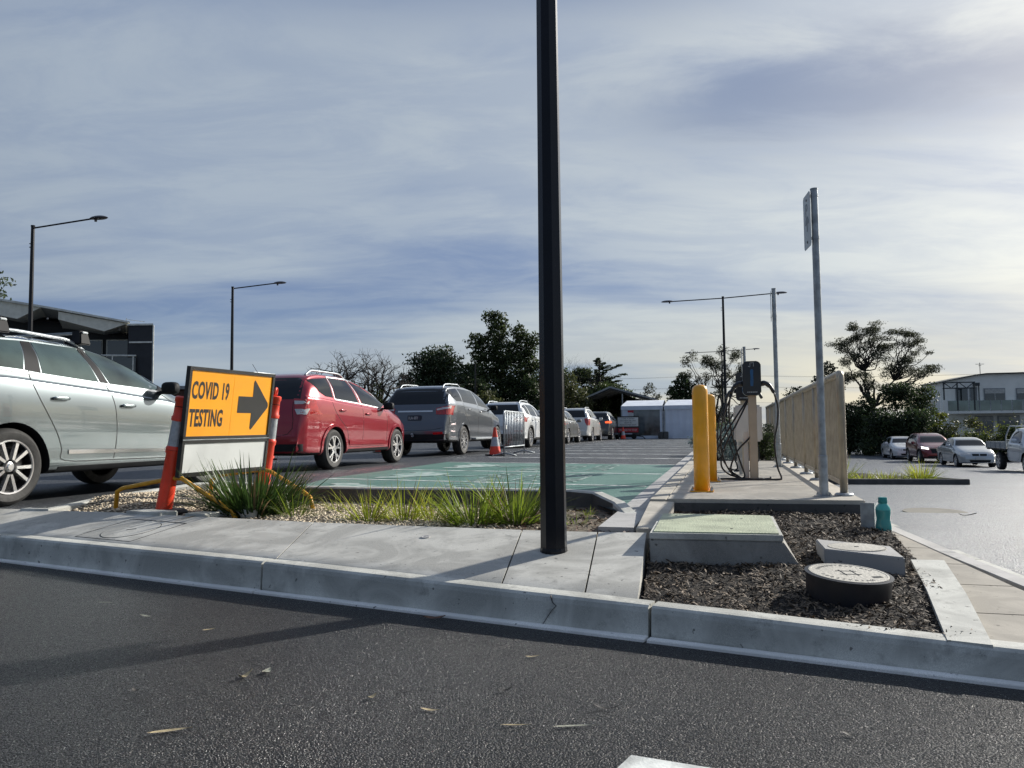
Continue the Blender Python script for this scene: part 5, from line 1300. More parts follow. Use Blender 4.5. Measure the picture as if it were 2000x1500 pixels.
cr = lambda r, n=40: [cq + Vector((math.cos(6.2832 * i / n), math.sin(6.2832 * i / n))) * r for i in range(n)]
dec('rim_gap', cr(.208), M['seam'], .0012); dec('lid', cr(.202), M['conc'], .0026)
dec('lifting_slot', [cq + Vector(p) for p in ((-.035, -.012), (.035, -.004), (.035, .012), (-.035, .004))], M['seam'], .0036)
mm = onslab(-.57, 5.02); bm = bmesh.new(); lathe(bm, [(.030, .0), (.030, .006), (.022, .007), (.021, .0055), (.006, .0055), (.006, .007), (.001, .007)], 24, mm); o = fin(bm, 'survey_mark', M['conc_lt']); recenter(o, mm.translation)
tag(o, 'small pale round survey mark set in the sloping slab', 'survey mark')
M['manh'] = concrete('manhole_concrete', .20, .3, (1, .95, .8))
bm = bmesh.new(); q = Vector(ab(10.6, 2.48, zr(10.6))); lathe(bm, [(.36, .0), (.36, .008), (.001, .009)], 40, Matrix.Translation(q) @ Matrix.Rotation(rad(1.6), 4, 'X')); o = fin(bm, 'manhole_cover', M['manh']); recenter(o, q)
tag(o, 'round manhole cover flush in the asphalt beyond the bottle', 'manhole')
# ================================================================== TENT, SIGNS, SHELTER, BUILDINGS
def tent(label, a, b, w, dp=4.0, window=True):
    root = empty('marquee', ab(a, b, LOT), HEAD - rad(90), label, 'marquee tent', 'white testing marquee bays')
    ez, rz, vz = 2.02, 2.42, 1.77
    bm = bmesh.new(); g = .05       # roof: slopes up from the front eave to a ridge parallel with the front
    n = 14; rows = []
    for j in range(7):
        v = j / 6; y = -.06 + v * dp * .5; z = ez + (rz - ez) * (1 - (1 - v) ** 1.15)
        rows.append([bm.verts.new((g + (w - 2 * g) * i / n + (.13 * v if i == 0 else -.0 * v if i == n else 0), y, z + .012 * math.sin(i * 2.4 + j) * math.sin(math.pi * v))) for i in range(n + 1)])
    for j in range(7):
        v = j / 6; y = dp * .5 + v * dp * .5 + .06; z = rz + (ez - rz) * v
        rows.append([bm.verts.new((g + (w - 2 * g) * i / n, y + .001, z)) for i in range(n + 1)])
    for r0, r1 in zip(rows, rows[1:]):
        for i in range(n): bm.faces.new((r0[i], r0[i + 1], r1[i + 1], r1[i]))
    fin(bm, 'roof', M['tent'], root, smooth='all')
    bm = bmesh.new(); box(bm, (w / 2, -.07, (ez + vz) / 2), (w - .06, .012, ez - vz)); fin(bm, 'valance', M['tent2'], root)
    for x in (.06, w - .06):
        for y in (0, dp):
            bm = bmesh.new(); box(bm, (x, y, ez / 2), (.07, .07, ez - .01)); fin(bm, 'tent_pole', M['galv'], root)
    M_ = M['tent2']
    if window:
        bm = bmesh.new(); box(bm, (.38, -.01, vz / 2), (.62, .014, vz)); box(bm, (w - .14, -.01, vz / 2), (.16, .014, vz)); box(bm, ((.69 + w - .22) / 2, -.01, .09), (w - .22 - .69, .014, .18)); fin(bm, 'front_wall', M_, root)
        bm = bmesh.new(); box(bm, ((.69 + w - .22) / 2, -.012, (vz + .18) / 2), (w - .22 - .69, .006, vz - .18)); fin(bm, 'clear_window', M['vinyl'], root)
        bm = bmesh.new(); box(bm, (.62, -.03, vz - .08), (.36, .006, .14)); fin(bm, 'red_notice', M['redsign'], root)
        bm = bmesh.new(); box(bm, (.62, -.025, vz - .36), (.34, .004, .36)); nt_ = fin(bm, 'white_notice', M['white'], root)
        bm = bmesh.new(); [box(bm, (.62, -.029, vz - .24 - i * .075), (.26, .004, .016)) for i in range(4)]; fin(bm, 'lettering', M['signdim'], nt_)
    else:
        bm = bmesh.new(); n = 40; V_ = []
        for i in range(n + 1):
            x = .08 + (w - .16) * i / n; V_.append((bm.verts.new((x, -.02 - .02 * math.sin(i * 1.1) - .01 * math.sin(i * .37), .0)), bm.verts.new((x, -.01, vz))))
        for p, q in zip(V_, V_[1:]): bm.faces.new((p[0], q[0], q[1], p[1]))
        fin(bm, 'front_wall', M_, root, smooth='all')
    bm = bmesh.new(); box(bm, (0.03, dp / 2, vz / 2), (.012, dp, vz)); fin(bm, 'side_wall', M_, root)
    bm = bmesh.new(); box(bm, (w / 2, dp, vz / 2), (w, .012, vz)); fin(bm, 'back_wall', M_, root)
    return root
M['tent2'] = mat('tent_wall_fabric', (.64, .70, .80), .6, var=.05, vs=1.5, bump=.3, bs=3); M['vinyl'] = mat('clear_vinyl', (.12, .14, .15), .12, .2, var=.5, vs=1.0, bump=.2, bs=4)
M['redsign'] = mat('red_sign', (.45, .02, .035), .5)
tent('left white marquee bay with a clear vinyl window and red notice', 47.9, -6.2, 2.62, window=True)
tent('right white marquee bay with a plain fabric front', 47.9, -3.57, 2.9, window=False)
bm = bmesh.new()
for x in (0, .32): box(bm, (x, 0, .21), (.29, .3, .42))
o = fin(bm, 'ballast_block', M['cdark'], bevel=.03); o.location = ab(47.6, -3.75, LOT); o.rotation_euler = (0, 0, HEAD - rad(90)); tag(o, 'pair of dark ballast blocks where the two marquee bays meet', 'ballast')
ts = empty('information_sign', ab(46.2, -6.0, LOT), HEAD - rad(90), 'trailer-mounted white information board with red PREPARE TO STOP panel by the tent', 'road sign')
bm = bmesh.new(); box(bm, (.45, 0, .86), (1.32, .05, 1.02)); fin(bm, 'frame', M['signk'], ts)
bm = bmesh.new(); box(bm, (.45, -.03, 1.03), (1.22, .012, .54)); wp = fin(bm, 'white_panel', M['white'], ts)
for i, t in enumerate(['COVID-19 TESTING', 'HAVE MEDICARE CARD', 'READY OR', 'PHONE NUMBER READY']): words('lettering', t, .105, basis((.45, -.0375, 1.19 - i * .125), (1, 0, 0), (0, 0, 1)), M['signk'], wp, sx=.85, align='CENTER')
bm = bmesh.new(); box(bm, (.45, -.03, .54), (1.22, .012, .26)); wp = fin(bm, 'red_panel', M['redsign'], ts)
words('lettering', 'PREPARE TO STOP', .16, basis((.45, -.0375, .49), (1, 0, 0), (0, 0, 1)), M['white'], wp, sx=.8, align='CENTER')
bm = bmesh.new(); box(bm, (.4, .1, .2), (1.0, .5, .18)); tube(bm, [(.9, .1, .2), (1.3, .1, .15), (1.45, .1, 0)], .03, 6)
for x in (.1, .8): lathe(bm, [(.16, -.06), (.16, .06)], 16, Matrix.Translation((x, -.1, .16)) @ Matrix.Rotation(rad(90), 4, 'X'))
fin(bm, 'trailer', M['ptrim'], ts)
# small white van front just beyond the head of the queue
bn = empty('waste_bin', ab(46.0, -6.55, LOT), HEAD - rad(90), 'pale grey wheelie bin between the charcoal SUV and the information board', 'bin')
bm = bmesh.new(); hexa(bm, [(-.27, -.3, .95), (.27, -.3, .95), (.27, .3, .95), (-.27, .3, .95)], [(-.2, -.22, .2), (.2, -.22, .2), (.2, .22, .2), (-.2, .22, .2)]); fin(bm, 'bin_body', M['signface'], bn, bevel=.02)
bm = bmesh.new(); box(bm, (0, 0, .98), (.58, .64, .06)); fin(bm, 'bin_lid', M['signface'], bn, bevel=.015)
bm = bmesh.new(); box(bm, (0, 0, .1), (.36, .36, .2)); fin(bm, 'bin_base', M['rubber'], bn, bevel=.02)
# gabled shelter behind the queue
M['sheetk'] = mat('dark_corrugated_roof', (.045, .048, .05), .5, .3, var=.15, vs=3); M['fascia'] = mat('grey_fascia', (.30, .32, .33), .5)
sh = empty('open_shelter', ab(72, -10, LOT), HEAD - rad(90), 'wide open shelter with a dark corrugated gable roof behind the queue', 'shelter')
def xz(bm, pts, y0, y1): 
    b0 = [bm.verts.new((x, y0, z)) for x, z in pts]; b1 = [bm.verts.new((x, y1, z)) for x, z in pts]; n = len(pts)
    fs = [bm.faces.new(b0), bm.faces.new(b1[::-1])] + [bm.faces.new((b0[i], b0[(i + 1) % n], b1[(i + 1) % n], b1[i])) for i in range(n)]; bmesh.ops.recalc_face_normals(bm, faces=fs)
# apex and eaves in local x/z
bm = bmesh.new(); xz(bm, [(-4.6, 2.05), (.6, 4.15), (4.4, 3.0), (4.4, 2.85), (.6, 4.0), (-4.6, 1.9)], -6, 8); fin(bm, 'roof', M['sheetk'], sh)
bm = bmesh.new(); xz(bm, [(-4.75, 1.95), (.6, 4.12), (4.5, 2.98), (4.5, 3.12), (.6, 4.27), (-4.75, 2.1)], -6.12, -6.0); fin(bm, 'fascia', M['fascia'], sh)
bm = bmesh.new(); xz(bm, [(-4.4, 0), (4.2, 0), (4.2, 2.9), (.6, 3.9), (-4.4, 1.9)], 7.6, 7.8); fin(bm, 'back_wall', M['sheetk'], sh)
for x in (-4.4, -1.5, 1.6, 4.2):
    bm = bmesh.new(); tube(bm, [(x, -5.8, 0), (x, -5.8, 2.0 + (2.0 - abs(x - .6) * .4))], .06, 8); fin(bm, 'column', M['galv'], sh)
bm = bmesh.new(); [tube(bm, [(-4.5, y, 2.0), (.6, y, 4.02), (4.4, y, 2.9)], .05, 6) for y in (-4, -1, 2, 5)]; fin(bm, 'rafters', M['fascia'], sh)
# dark modern building on the left
M['bwall'] = mat('dark_cladding', (.028, .03, .034), .6, var=.15, vs=2); M['soffit'] = mat('soffit', (.88, .85, .72), .6, var=.06); M['gutw'] = mat('roof_edge_metal', (.75, .74, .66), .4, .1)
M['win'] = mat('building_glass', (.02, .028, .03), .05, .1, coat=1, spec=1); M['brick'] = mat('brown_brick', (.10, .05, .035), .85, var=.3, vs=10); M['cream'] = mat('cream_wall', (.42, .41, .36), .7, var=.08)
lb = empty('office_building', (-14, 30, LOT), 0, 'dark modern two-storey building with a light raking roof edge at far left', 'building')
def W3(o):
    for v in o.data.vertices:
        if v.co.y > 29.6: v.co.x -= (v.co.y - 29.6) * .5
    return adopt(lb, o)
bm = bmesh.new(); xz(bm, [(-28, 0), (-14.9, 0), (-14.9, 5.1), (-20, 6.0), (-28, 7.3)], 32, 42); W3(fin(bm, 'wall', M['bwall']))
bm = bmesh.new(); xz(bm, [(-30, 8.03), (-17.9, 5.87), (-14.8, 5.27), (-14.8, 5.20), (-17.9, 5.79), (-30, 7.93)], 29.6, 42.5); W3(fin(bm, 'roof', M['gutw']))
for x0, x1, z0, z1, dpt in ((-30, -18.3, 7.93, 5.86, .55), (-17.6, -14.9, 5.70, 5.20, .30)):      # folded soffit boxes
    bm = bmesh.new(); n = 2
    hexa(bm, [(x0, 29.7, z0), (x1, 29.7, z1), (x1, 31.9, z1 - .02), (x0, 31.9, z0 - .02)], [(x0, 29.75, z0 - .30), (x1 - .9, 29.75, z1 - .12 - dpt * .55), (x1 - .9, 31.9, z1 - dpt * .5), (x0, 31.9, z0 - .35)]); W3(fin(bm, 'soffit', M['soffit']))
bm = bmesh.new(); box(bm, (-14.38, 35.6, 2.55), (.94, 12, 5.1)); W3(fin(bm, 'end_wing', M['bwall']))
bm = bmesh.new(); box(bm, (-14.38, 35.6, 5.14), (1.02, 12.1, .07)); box(bm, (-13.88, 29.6, 2.6), (.05, .05, 5.0)); box(bm, (-14.35, 29.58, 4.45), (.9, .04, .06)); W3(fin(bm, 'pale_edge', M['gutw']))  # metal cap on top; the pale corner strip paints the wing's lit edge
bm = bmesh.new(); box(bm, (-15.6, 30.6, 3.05), (3.0, 2.4, .14)); bal = W3(fin(bm, 'balcony', M['bwall']))
bm = bmesh.new(); tube(bm, [(-17.6, 29.5, 3.98), (-14.5, 29.5, 3.92)], .035, 6); [tube(bm, [(x, 29.5, 3.1), (x, 29.5, 3.95)], .025, 6) for x in (-17.4, -16.4, -15.4, -14.6)]; o = fin(bm, 'handrail', M['gutw']); adopt(lb, o)
bm = bmesh.new(); box(bm, (-16.0, 29.5, 3.5), (3.0, .015, .7)); adopt(lb, fin(bm, 'glass_balustrade', M['win']))
for x in (-16.4, -15.3, -14.4, -18.0, -19.8):
    bm = bmesh.new(); box(bm, (x, 31.97, 4.15), (.95, .05, 1.4)); f = W3(fin(bm, 'window', M['gutw'])); bm = bmesh.new(); box(bm, (x, 31.94, 4.15), (.85, .03, 1.3)); W3(fin(bm, 'window_pane', M['win'])).parent = lb
bm = bmesh.new(); [lathe(bm, [(.045, -.03), (.045, .03)], 8, Matrix.Translation((-15.2 - i * .95, 30.1 + (i % 3) * .55, 5.02 + i * .155))) for i in range(11)]; W3(fin(bm, 'downlights', M['boxw']))
bm = bmesh.new(); tube(bm, [(-14.95, 31, 5.25), (-14.95, 31, 5.6)], .02, 6); tube(bm, [(-14.95, 31, 5.55), (-14.2, 31, 5.45)], .012, 6); W3(fin(bm, 'aerial', M['galv']))
# low brown building and long white-edged roof further back
o = None
bb = empty('brick_building', (-22, 50, LOT), 0, 'low brown brick building glimpsed between the silver SUV mirror and the sign', 'building')
bm = bmesh.new(); box(bm, (-19.6, 55, 2.0), (6.2, 8, 3.6)); adopt(bb, fin(bm, 'wall', M['brick'])); bm = bmesh.new(); box(bm, (-19.6, 55, 3.92), (6.6, 8.4, .22)); adopt(bb, fin(bm, 'roof', M['fascia']))
bb = empty('low_building', (-9.5, 62, LOT), 0, 'low flat building with a white fascia between the red and grey SUVs', 'building')
bm = bmesh.new(); box(bm, (-9.6, 66, 1.6), (5.0, 7, 2.7)); adopt(bb, fin(bm, 'wall', M['brick'])); bm = bmesh.new(); box(bm, (-9.6, 66, 3.15), (5.6, 8, .40)); adopt(bb, fin(bm, 'fascia', M['cream']))
# pale house on the right
hs = empty('house', (45, 75, -1.3), rad(-9), 'large pale two-storey house with glass balcony at far right', 'house')
M['hw'] = mat('pale_green_render', (.90, .90, .84), .7, var=.05, vs=1); M['hglass'] = mat('balcony_glass', (.16, .22, .20), .08, .2, coat=1, var=.2, vs=1); M['steel_d'] = mat('dark_steel', (.05, .06, .065), .5, .3); M['blind'] = mat('blind', (.5, .5, .47), .7)
X0 = -2.9
bm = bmesh.new(); xz(bm, [(X0, 0), (14, 0), (14, 7.2), (1.2, 7.12), (.2, 7.0), (X0, 6.38)], 0, 5); fin(bm, 'wall', M['hw'], hs)
bm = bmesh.new(); xz(bm, [(X0 - .3, 6.34), (.2, 7.02), (1.2, 7.15), (14.3, 7.22), (14.3, 7.30), (1.2, 7.23), (.2, 7.1), (X0 - .3, 6.42)], -.30, 5.2); fin(bm, 'roof', M['steel_d'], hs)
for x, w, z, h in ((-1.0, .95, 4.75, 2.0), (.05, .5, 5.0, 1.6), (1.95, 1.75, 4.95, 1.45), (4.8, 1.7, 5.15, 1.0), (.9, 1.5, 2.2, 1.6), (3.1, 1.8, 2.2, 1.6), (6.5, 1.5, 2.2, 1.6)):
    bm = bmesh.new(); box(bm, (x, -.03, z), (w + .16, .08, h + .16)); f = fin(bm, 'window_frame', M['fascia'], hs)
    bm = bmesh.new(); box(bm, (x, -.075, z), (w, .04, h)); fin(bm, 'pane', M['win'], f)
    if w > 1.4: bm = bmesh.new(); box(bm, (x, -.1, z + h / 2 - .22), (w, .03, .42)); box(bm, (x, -.11, z), (.05, .03, h)); fin(bm, 'blind', M['blind'], f)
bm = bmesh.new(); box(bm, (.9, -.8, 3.45), (7.6, 1.6, .3)); fin(bm, 'balcony_slab', M['hw'], hs)
for i in range(8):
    x = -2.9 + i * .95; bm = bmesh.new(); box(bm, (x + .46, -1.6, 4.05), (.86, .02, .98)); fin(bm, 'glass_panel', M['hglass'], hs)
    bm = bmesh.new(); box(bm, (x, -1.6, 4.05), (.05, .05, 1.06)); fin(bm, 'balustrade_post', M['galv'], hs)
for x in (-4.9, -4.2, -3.5, -2.8): bm = bmesh.new(); box(bm, (x - .4, -1.8, 3.5), (.34, .3, 2.2)); fin(bm, 'terrace_pier', M['hw'], hs)
bm = bmesh.new(); box(bm, (-4.3, -1.5, 1.5), (3.4, 1.2, 2.3)); fin(bm, 'terrace_wall', M['hw'], hs)
bm = bmesh.new()
for x in (-3.2, -2.0, -.5): tube(bm, [(x, -1.6, 3.6), (x, -1.6, 6.3)], .07, 6)
for z in (5.75, 6.3): tube(bm, [(-3.3, -1.6, z), (-.4, -1.6, z)], .06, 6)
for i in range(4): tube(bm, [(-3.2 + i * .68, -1.6, 5.75), (-2.52 + i * .68, -1.6, 6.3)] if i % 2 else [(-3.2 + i * .68, -1.6, 6.3), (-2.52 + i * .68, -1.6, 5.75)], .04, 6)
tube(bm, [(.45, -.3, 3.6), (.45, -.3, 6.0)], .05, 6); box(bm, (.25, -.3, 6.15), (.5, .3, .3))
fin(bm, 'pergola', M['steel_d'], hs)
bm = bmesh.new(); tube(bm, [(2.0, 3, 7.2), (2.0, 3, 8.5)], .03, 6); tube(bm, [(1.6, 3, 8.35), (2.4, 3, 8.35)], .025, 6); tube(bm, [(2.0, 2.7, 8.2), (2.0, 3.3, 8.2)], .025, 6); fin(bm, 'television_aerial', M['steel_d'], hs)
# ================================================================== TREES AND PLANTS
M['leafd'] = foliage('dark_leaves', (.045, .066, .026), (.018, .028, .014), .25, .6)
M['leafm'] = foliage('mid_leaves', (.072, .095, .035), (.028, .042, .018), .28, .6)
M['leafg'] = foliage('gum_leaves', (.075, .082, .050), (.040, .045, .030), .3, .5)
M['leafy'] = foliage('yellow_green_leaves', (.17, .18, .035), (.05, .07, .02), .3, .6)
M['leafb'] = foliage('grey_blue_leaves', (.20, .26, .26), (.09, .125, .12), .2, .4)
M['leafo'] = foliage('olive_leaves', (.09, .10, .04), (.05, .055, .025), .25, .4)
M['ivy'] = foliage('ivy_leaves', (.07, .09, .022), (.03, .045, .014), .2, .5)
M['deadb'] = foliage('dead_blades', (.30, .22, .11), (.14, .10, .06), .3, .5, .6)
M['bladed'] = foliage('dark_blades', (.050, .085, .022), (.030, .055, .018), .35, .5, .38)
M['bladey'] = foliage('yellow_blades', (.33, .35, .055), (.15, .20, .035), .4, .5, .42)
M['bladem'] = foliage('green_blades', (.20, .25, .045), (.09, .135, .026), .4, .5, .4)
def leaves(name, clusters, n, size, m, parent, flat=0, asp=.5, gap=.0, shell=.55):
    """n small leaf faces spread through ellipsoid clusters (centre, radii)"""
    C = np.array([c for c, r in clusters], float); Rr = np.array([r for c, r in clusters], float)
    vol = Rr.prod(1) ** .72; pick = RNG.choice(len(C), n, p=vol / vol.sum())
    d = RNG.normal(size=(n, 3)); d /= np.linalg.norm(d, axis=1)[:, None]
    rr = RNG.random(n) ** (1 / 3.0) * (1 - shell) + shell * RNG.random(n) ** .25
    lump = 1 + .28 * np.sin(d[:, 0] * 7 + pick * 1.7) * np.sin(d[:, 1] * 6 + pick) + .2 * np.sin(d[:, 2] * 9 + pick * .6)
    P = C[pick] + d * Rr[pick] * (rr * lump)[:, None]
    if gap:
        k = np.sin(P[:, 0] * 3.1 + 1.3 * np.sin(P[:, 2] * 2.3)) * np.sin(P[:, 2] * 3.7 + P[:, 1] * 2.1); P = P[k > -1 + gap * 2]
        n = len(P)
    u = RNG.normal(size=(n, 3)); u[:, 2] *= (1 - flat); u /= np.linalg.norm(u, axis=1)[:, None]
    w = RNG.normal(size=(n, 3)); w -= (w * u).sum(1)[:, None] * u; w /= np.linalg.norm(w, axis=1)[:, None]
    s = size * (.6 + .8 * RNG.random(n))[:, None]
    V = np.stack([P - u * s, P + w * s * asp, P + u * s, P - w * s * asp], 1).reshape(-1, 3)
    me = bpy.data.meshes.new(name); me.vertices.add(len(V)); me.vertices.foreach_set('co', V.ravel())
    me.loops.add(len(V)); me.loops.foreach_set('vertex_index', np.arange(len(V))); me.polygons.add(n)
    me.polygons.foreach_set('loop_start', np.arange(n) * 4); me.polygons.foreach_set('loop_total', np.full(n, 4)); me.update(); me.validate()
    return link(name, me, m, parent)
def limb(bm, p0, p1, r0, r1, wob=.12, k=5, n=6):
    p0, p1 = Vector(p0), Vector(p1); L_ = (p1 - p0).length; pts = []
    for i in range(k + 1):
        t = i / k; q = p0.lerp(p1, t)
        if 0 < i < k: q += Vector((random.gauss(0, 1), random.gauss(0, 1), random.gauss(0, .6))) * wob * L_ * .5
        pts.append(q)
    pts = crv(pts, 2); tube(bm, pts, [r0 + (r1 - r0) * i / (len(pts) - 1) for i in range(len(pts))], n); return pts
def tree(name, label, loc, h, rt, clusters, n, size, m, cat='tree', group=None, bark='barkd', split=.35, forks=3, flat=0, gap=0, shell=.55, trunk=True, sub=2):
    root = empty(name, loc, 0, label, cat, group)
    if trunk:
        bm = bmesh.new(); cs_ = [Vector(c) for c, r in clusters]; mc = sum(cs_, Vector()) / len(cs_)
        tp = Vector((mc.x * .35, mc.y * .35, h * split)); limb(bm, (0, 0, -.3), tp, rt, rt * .8, .04, n=8)
        fk = []
        for i in range(forks):
            t = random.choice(cs_) if forks < len(cs_) else cs_[i % len(cs_)]
            q = tp.lerp(t, .45); q.z = max(q.z, h * (split + .12)); limb(bm, tp, q, rt * .5, rt * .26, .10); fk.append(q)
        for (c, r) in clusters:
            c = Vector(c); q = min(fk, key=lambda v: (v - c).length)
            p = limb(bm, q, c, rt * .22, rt * .06, .14, n=5)
            for j in range(sub):
                a_ = Vector((random.uniform(-1, 1) * r[0], random.uniform(-1, 1) * r[1], random.uniform(-.3, .9) * r[2]))
                limb(bm, p[random.randint(len(p) // 2, len(p) - 1)], c + a_ * .9, rt * .05, rt * .02, .12, 3, 4)
        fin(bm, 'trunk', M[bark], root, smooth='all')
    leaves('crown', clusters, n, size, M[m], root, flat, gap=gap, shell=shell)
    return root
def dome(w, d, z0, z1, k, rs, seed=0):
    r_ = random.Random(seed); o = []
    for i in range(k):
        a = r_.uniform(0, 6.28); t = r_.random() ** .5; v = r_.random()
        z = z0 + (z1 - z0) * v; lim = math.sqrt(max(.05, 1 - v ** 2.2))
        o.append(((math.cos(a) * w * t * lim, math.sin(a) * d * t * lim, z - rs * .4), (rs * r_.uniform(.7, 1.3), rs * r_.uniform(.7, 1.3), rs * r_.uniform(.55, 1.0))))
    return o
def at(px, py_h, Y):     # x and height (above z 0) of a feature standing Y metres ahead: helper used only for these rows of trees
    return ((px - 1000) / 1500 * Y, CAMZ + (838 - .01 * (px - 1000) - py_h) / 1500 * Y)
def bare(name, label, loc, h, spread, rt, levels=5, m='barkd', group=None, seed=3, stub=False, zs=.9, stems=5, lf=.27):
    rr = random.Random(seed); root = empty(name, loc, 0, label, 'tree', group); bm = bmesh.new()
    def grow_(p, d, L_, r, lv):
        pts = [p]; q = p; dd = d
        for i in range(3):
            dd = (dd + Vector((rr.gauss(0, .22), rr.gauss(0, .22), rr.gauss(0, .16)))).normalized(); q = q + dd * L_ / 3; pts.append(q)
        re = r * .62; tube(bm, pts, [r, r * .86, r * .74, re], 5 if lv > 2 else 4, cap=(lv == 0))
        if stub and lv <= 1: blob(bm, q, (r * 1.9, r * 1.9, r * 1.5), seg=6) if lv == 1 else None
        if lv == 0: return
        for i in range(rr.choice((2, 3, 3)) if lv > 1 else 3):
            nd = (dd + Vector((rr.gauss(0, spread), rr.gauss(0, spread), rr.gauss(.12, .38)))).normalized()
            grow_(q if i < 2 else pts[2], nd, L_ * rr.uniform(.62, .88), re * rr.uniform(.75, .95), lv - 1)
    for i in range(stems):
        a = i * 6.283 / stems + rr.uniform(-.4, .4); grow_(Vector((0, 0, h * .26)), Vector((math.cos(a) * spread * 1.3, math.sin(a) * spread, rr.uniform(.35, .9))).normalized(), h * lf, rt * .6, levels)
    tube(bm, [(0, 0, -.3), (0, 0, h * .28)], [rt, rt * .8], 8)
    fin(bm, 'trunk_and_limbs', M[m], root, smooth='all'); return root
GT = 'trees along the back of the car park'
x, z = at(700, 682, 46); t = bare('bare_tree', 'leafless gnarled tree with ivy, right of the red SUV', (x, 46, LOT), z * 1.08, .75, .30, 5, group=GT, seed=9, stub=True, stems=10, lf=.235)
leaves('ivy', [((.3, 0, 1.6), (1.2, .8, 1.3)), ((1.0, 0, 1.5), (.8, .6, 1.0)), ((-.4, 0, 1.0), (.6, .5, .8)), ((1.1, 0, 2.9), (.4, .4, .7))], 5200, .055, M['ivy'], t)
x, z = at(852, 680, 70); tree('round_tree', 'dark dense dome-shaped tree left of the tallest tree', (x, 70, LOT), z, .3, dome(3.3, 2.4, .8, z - .4, 46, 1.35, 2) + [((-1.9, 0, z - 1.5), (.6, .5, .5)), ((1.0, 0, z - .35), (.7, .6, .5))], 20000, .13, M and 'leafd', group=GT, shell=.7)
x, z = at(978, 604, 70)
cl = [((-1.0, 0, z - .9), (.7, .6, .6)), ((-2.2, 0, z - 3.2), (.9, .8, .8)), ((2.9, 0, z - 3.3), (.9, .8, .9)), ((3.1, 0, z - 6.3), (1.4, 1.1, 1.4)), ((-2.6, 0, z - 6.4), (1.5, 1.2, 1.4)), ((-.2, 0, z - 1.2), (.9, .7, .9)), ((-.2, 0, z - 2.3), (1.1, 1, 1.1)), ((-1.1, 0, z - 3.4), (1.2, 1.1, 1.0)), ((.2, 0, z - 4.2), (1.5, 1.4, 1.4)), ((1.7, 0, z - 2.4), (.75, .7, .8)), ((2.0, 0, z - 3.6), (1.1, 1, 1.2)), ((-1.9, 0, z - 4.4), (.9, .9, .8)), ((-1.2, 0, z - 5.6), (1.7, 1.5, 1.3)), ((1.1, 0, z - 5.8), (1.9, 1.6, 1.6)), ((2.5, 0, z - 5.0), (1.0, 1, 1.2)), ((-.3, 0, z - 7.6), (2.4, 2, 1.5)), ((2.0, 0, z - 7.8), (1.9, 1.6, 1.6)), ((-2.4, 0, z - 8.6), (1.4, 1.2, 1.5)), ((.6, 0, z - 9.6), (3.0, 2, 1.4))]
tree('tall_tree', 'tallest dark evergreen with two ragged tops, left of the black pole', (x, 70, LOT), z, .4, cl, 32000, .125, 'leafm', group=GT, shell=.5, gap=.06)
for px, Y, hpx, w, lab, mm_ in ((900, 66, 718, 3.0, 'very dark bushy tree under the gap between the dome tree and tallest tree', 'leafd'), (960, 60, 765, 1.7, 'yellowish green bush above the white SUV roof', 'leafo'), (1035, 68, 735, 2.2, 'dark bushy tree directly behind the black pole', 'leafd'), (1122, 66, 738, 1.9, 'mid green bushy tree just right of the black pole', 'leafo'), (1168, 72, 732, 2.6, 'dark rounded tree below the flat-tiered cedar', 'leafm'), (1198, 74, 748, 2.0, 'sloping dark tree between the cedar and the shelter', 'leafd'), (930, 68, 722, 2.2, 'dark bushy tree filling the left foot of the tallest tree', 'leafm'), (1145, 78, 712, 1.9, 'loose mid green tree between the bare tree and the cedar', 'leafm'), (1185, 80, 730, 2.2, 'broad dark tree backing the cedar', 'leafd'), (1102, 74, 722, 1.6, 'dark tree showing at the right edge of the black pole', 'leafm'), (1222, 80, 765, 1.9, 'low dark tree behind the shelter roof', 'leafm'), (815, 62, 765, 1.5, 'low dark bush behind the grey SUV roof', 'leafd')):
    x, z = at(px, hpx, Y); tree('bushy_tree', lab, (x, Y, LOT), z, .15, dome(w, w * .8, .6, z - .4, 14, .95, px), 6500, .12, mm_, group=GT, shell=.65, sub=0)
x, z = at(1118, 690, 76); bare('bare_tree', 'fine leafless tree immediately right of the black pole', (x, 76, LOT), z * .95, .42, .16, 5, group=GT, seed=5, stems=7, lf=.25)
x, z = at(1170, 700, 76); root = empty('cedar_tree', (x, 76, LOT), 0, 'dark cedar with flat horizontal tiers right of the pole', 'tree', GT)
bm = bmesh.new(); tube(bm, [(0, 0, -.2), (0, 0, z * .6), (.1, 0, z - .6)], [.28, .2, .05], 8); tiers = []
for i in range(26):
    t_ = i / 25; zz = z - .5 - t_ * 4.0 + random.uniform(-.12, .12); a_ = random.uniform(0, 6.28); l = (.7 + t_ * 2.7) * random.uniform(.55, 1.15)
    e = Vector((math.cos(a_) * l * 1.1 + .25, math.sin(a_) * l * .8, zz + random.uniform(-.05, .35))); limb(bm, (0, 0, zz - .3), e, .06, .015, .06, 3, 4)
    for q in (.35, .55, .75, .95, 1.05): tiers.append(((e.x * q, e.y * q, e.z * q + (zz - .3) * (1 - q) + random.uniform(0, .1)), (random.uniform(.25, .5) * (.6 + t_ * .5), .45, random.uniform(.05, .11))))
fin(bm, 'trunk', M['barkd'], root, smooth='all'); leaves('crown', tiers, 15000, .075, M['leafd'], root, flat=.6, shell=.1)
x, z = at(1268, 748, 92); tree('small_tree', 'small open-crowned distant tree above the marquee roof', (x, 92, LOT), z, .12, [((0, 0, z - 1.0), (.8, .6, .7)), ((-.6, 0, z - 1.9), (.7, .5, .5)), ((.9, 0, z - 2.0), (.6, .5, .6)), ((.1, 0, z - 3.0), (1.1, .6, .7))], 900, .12, 'leafg', group=GT, shell=.3)
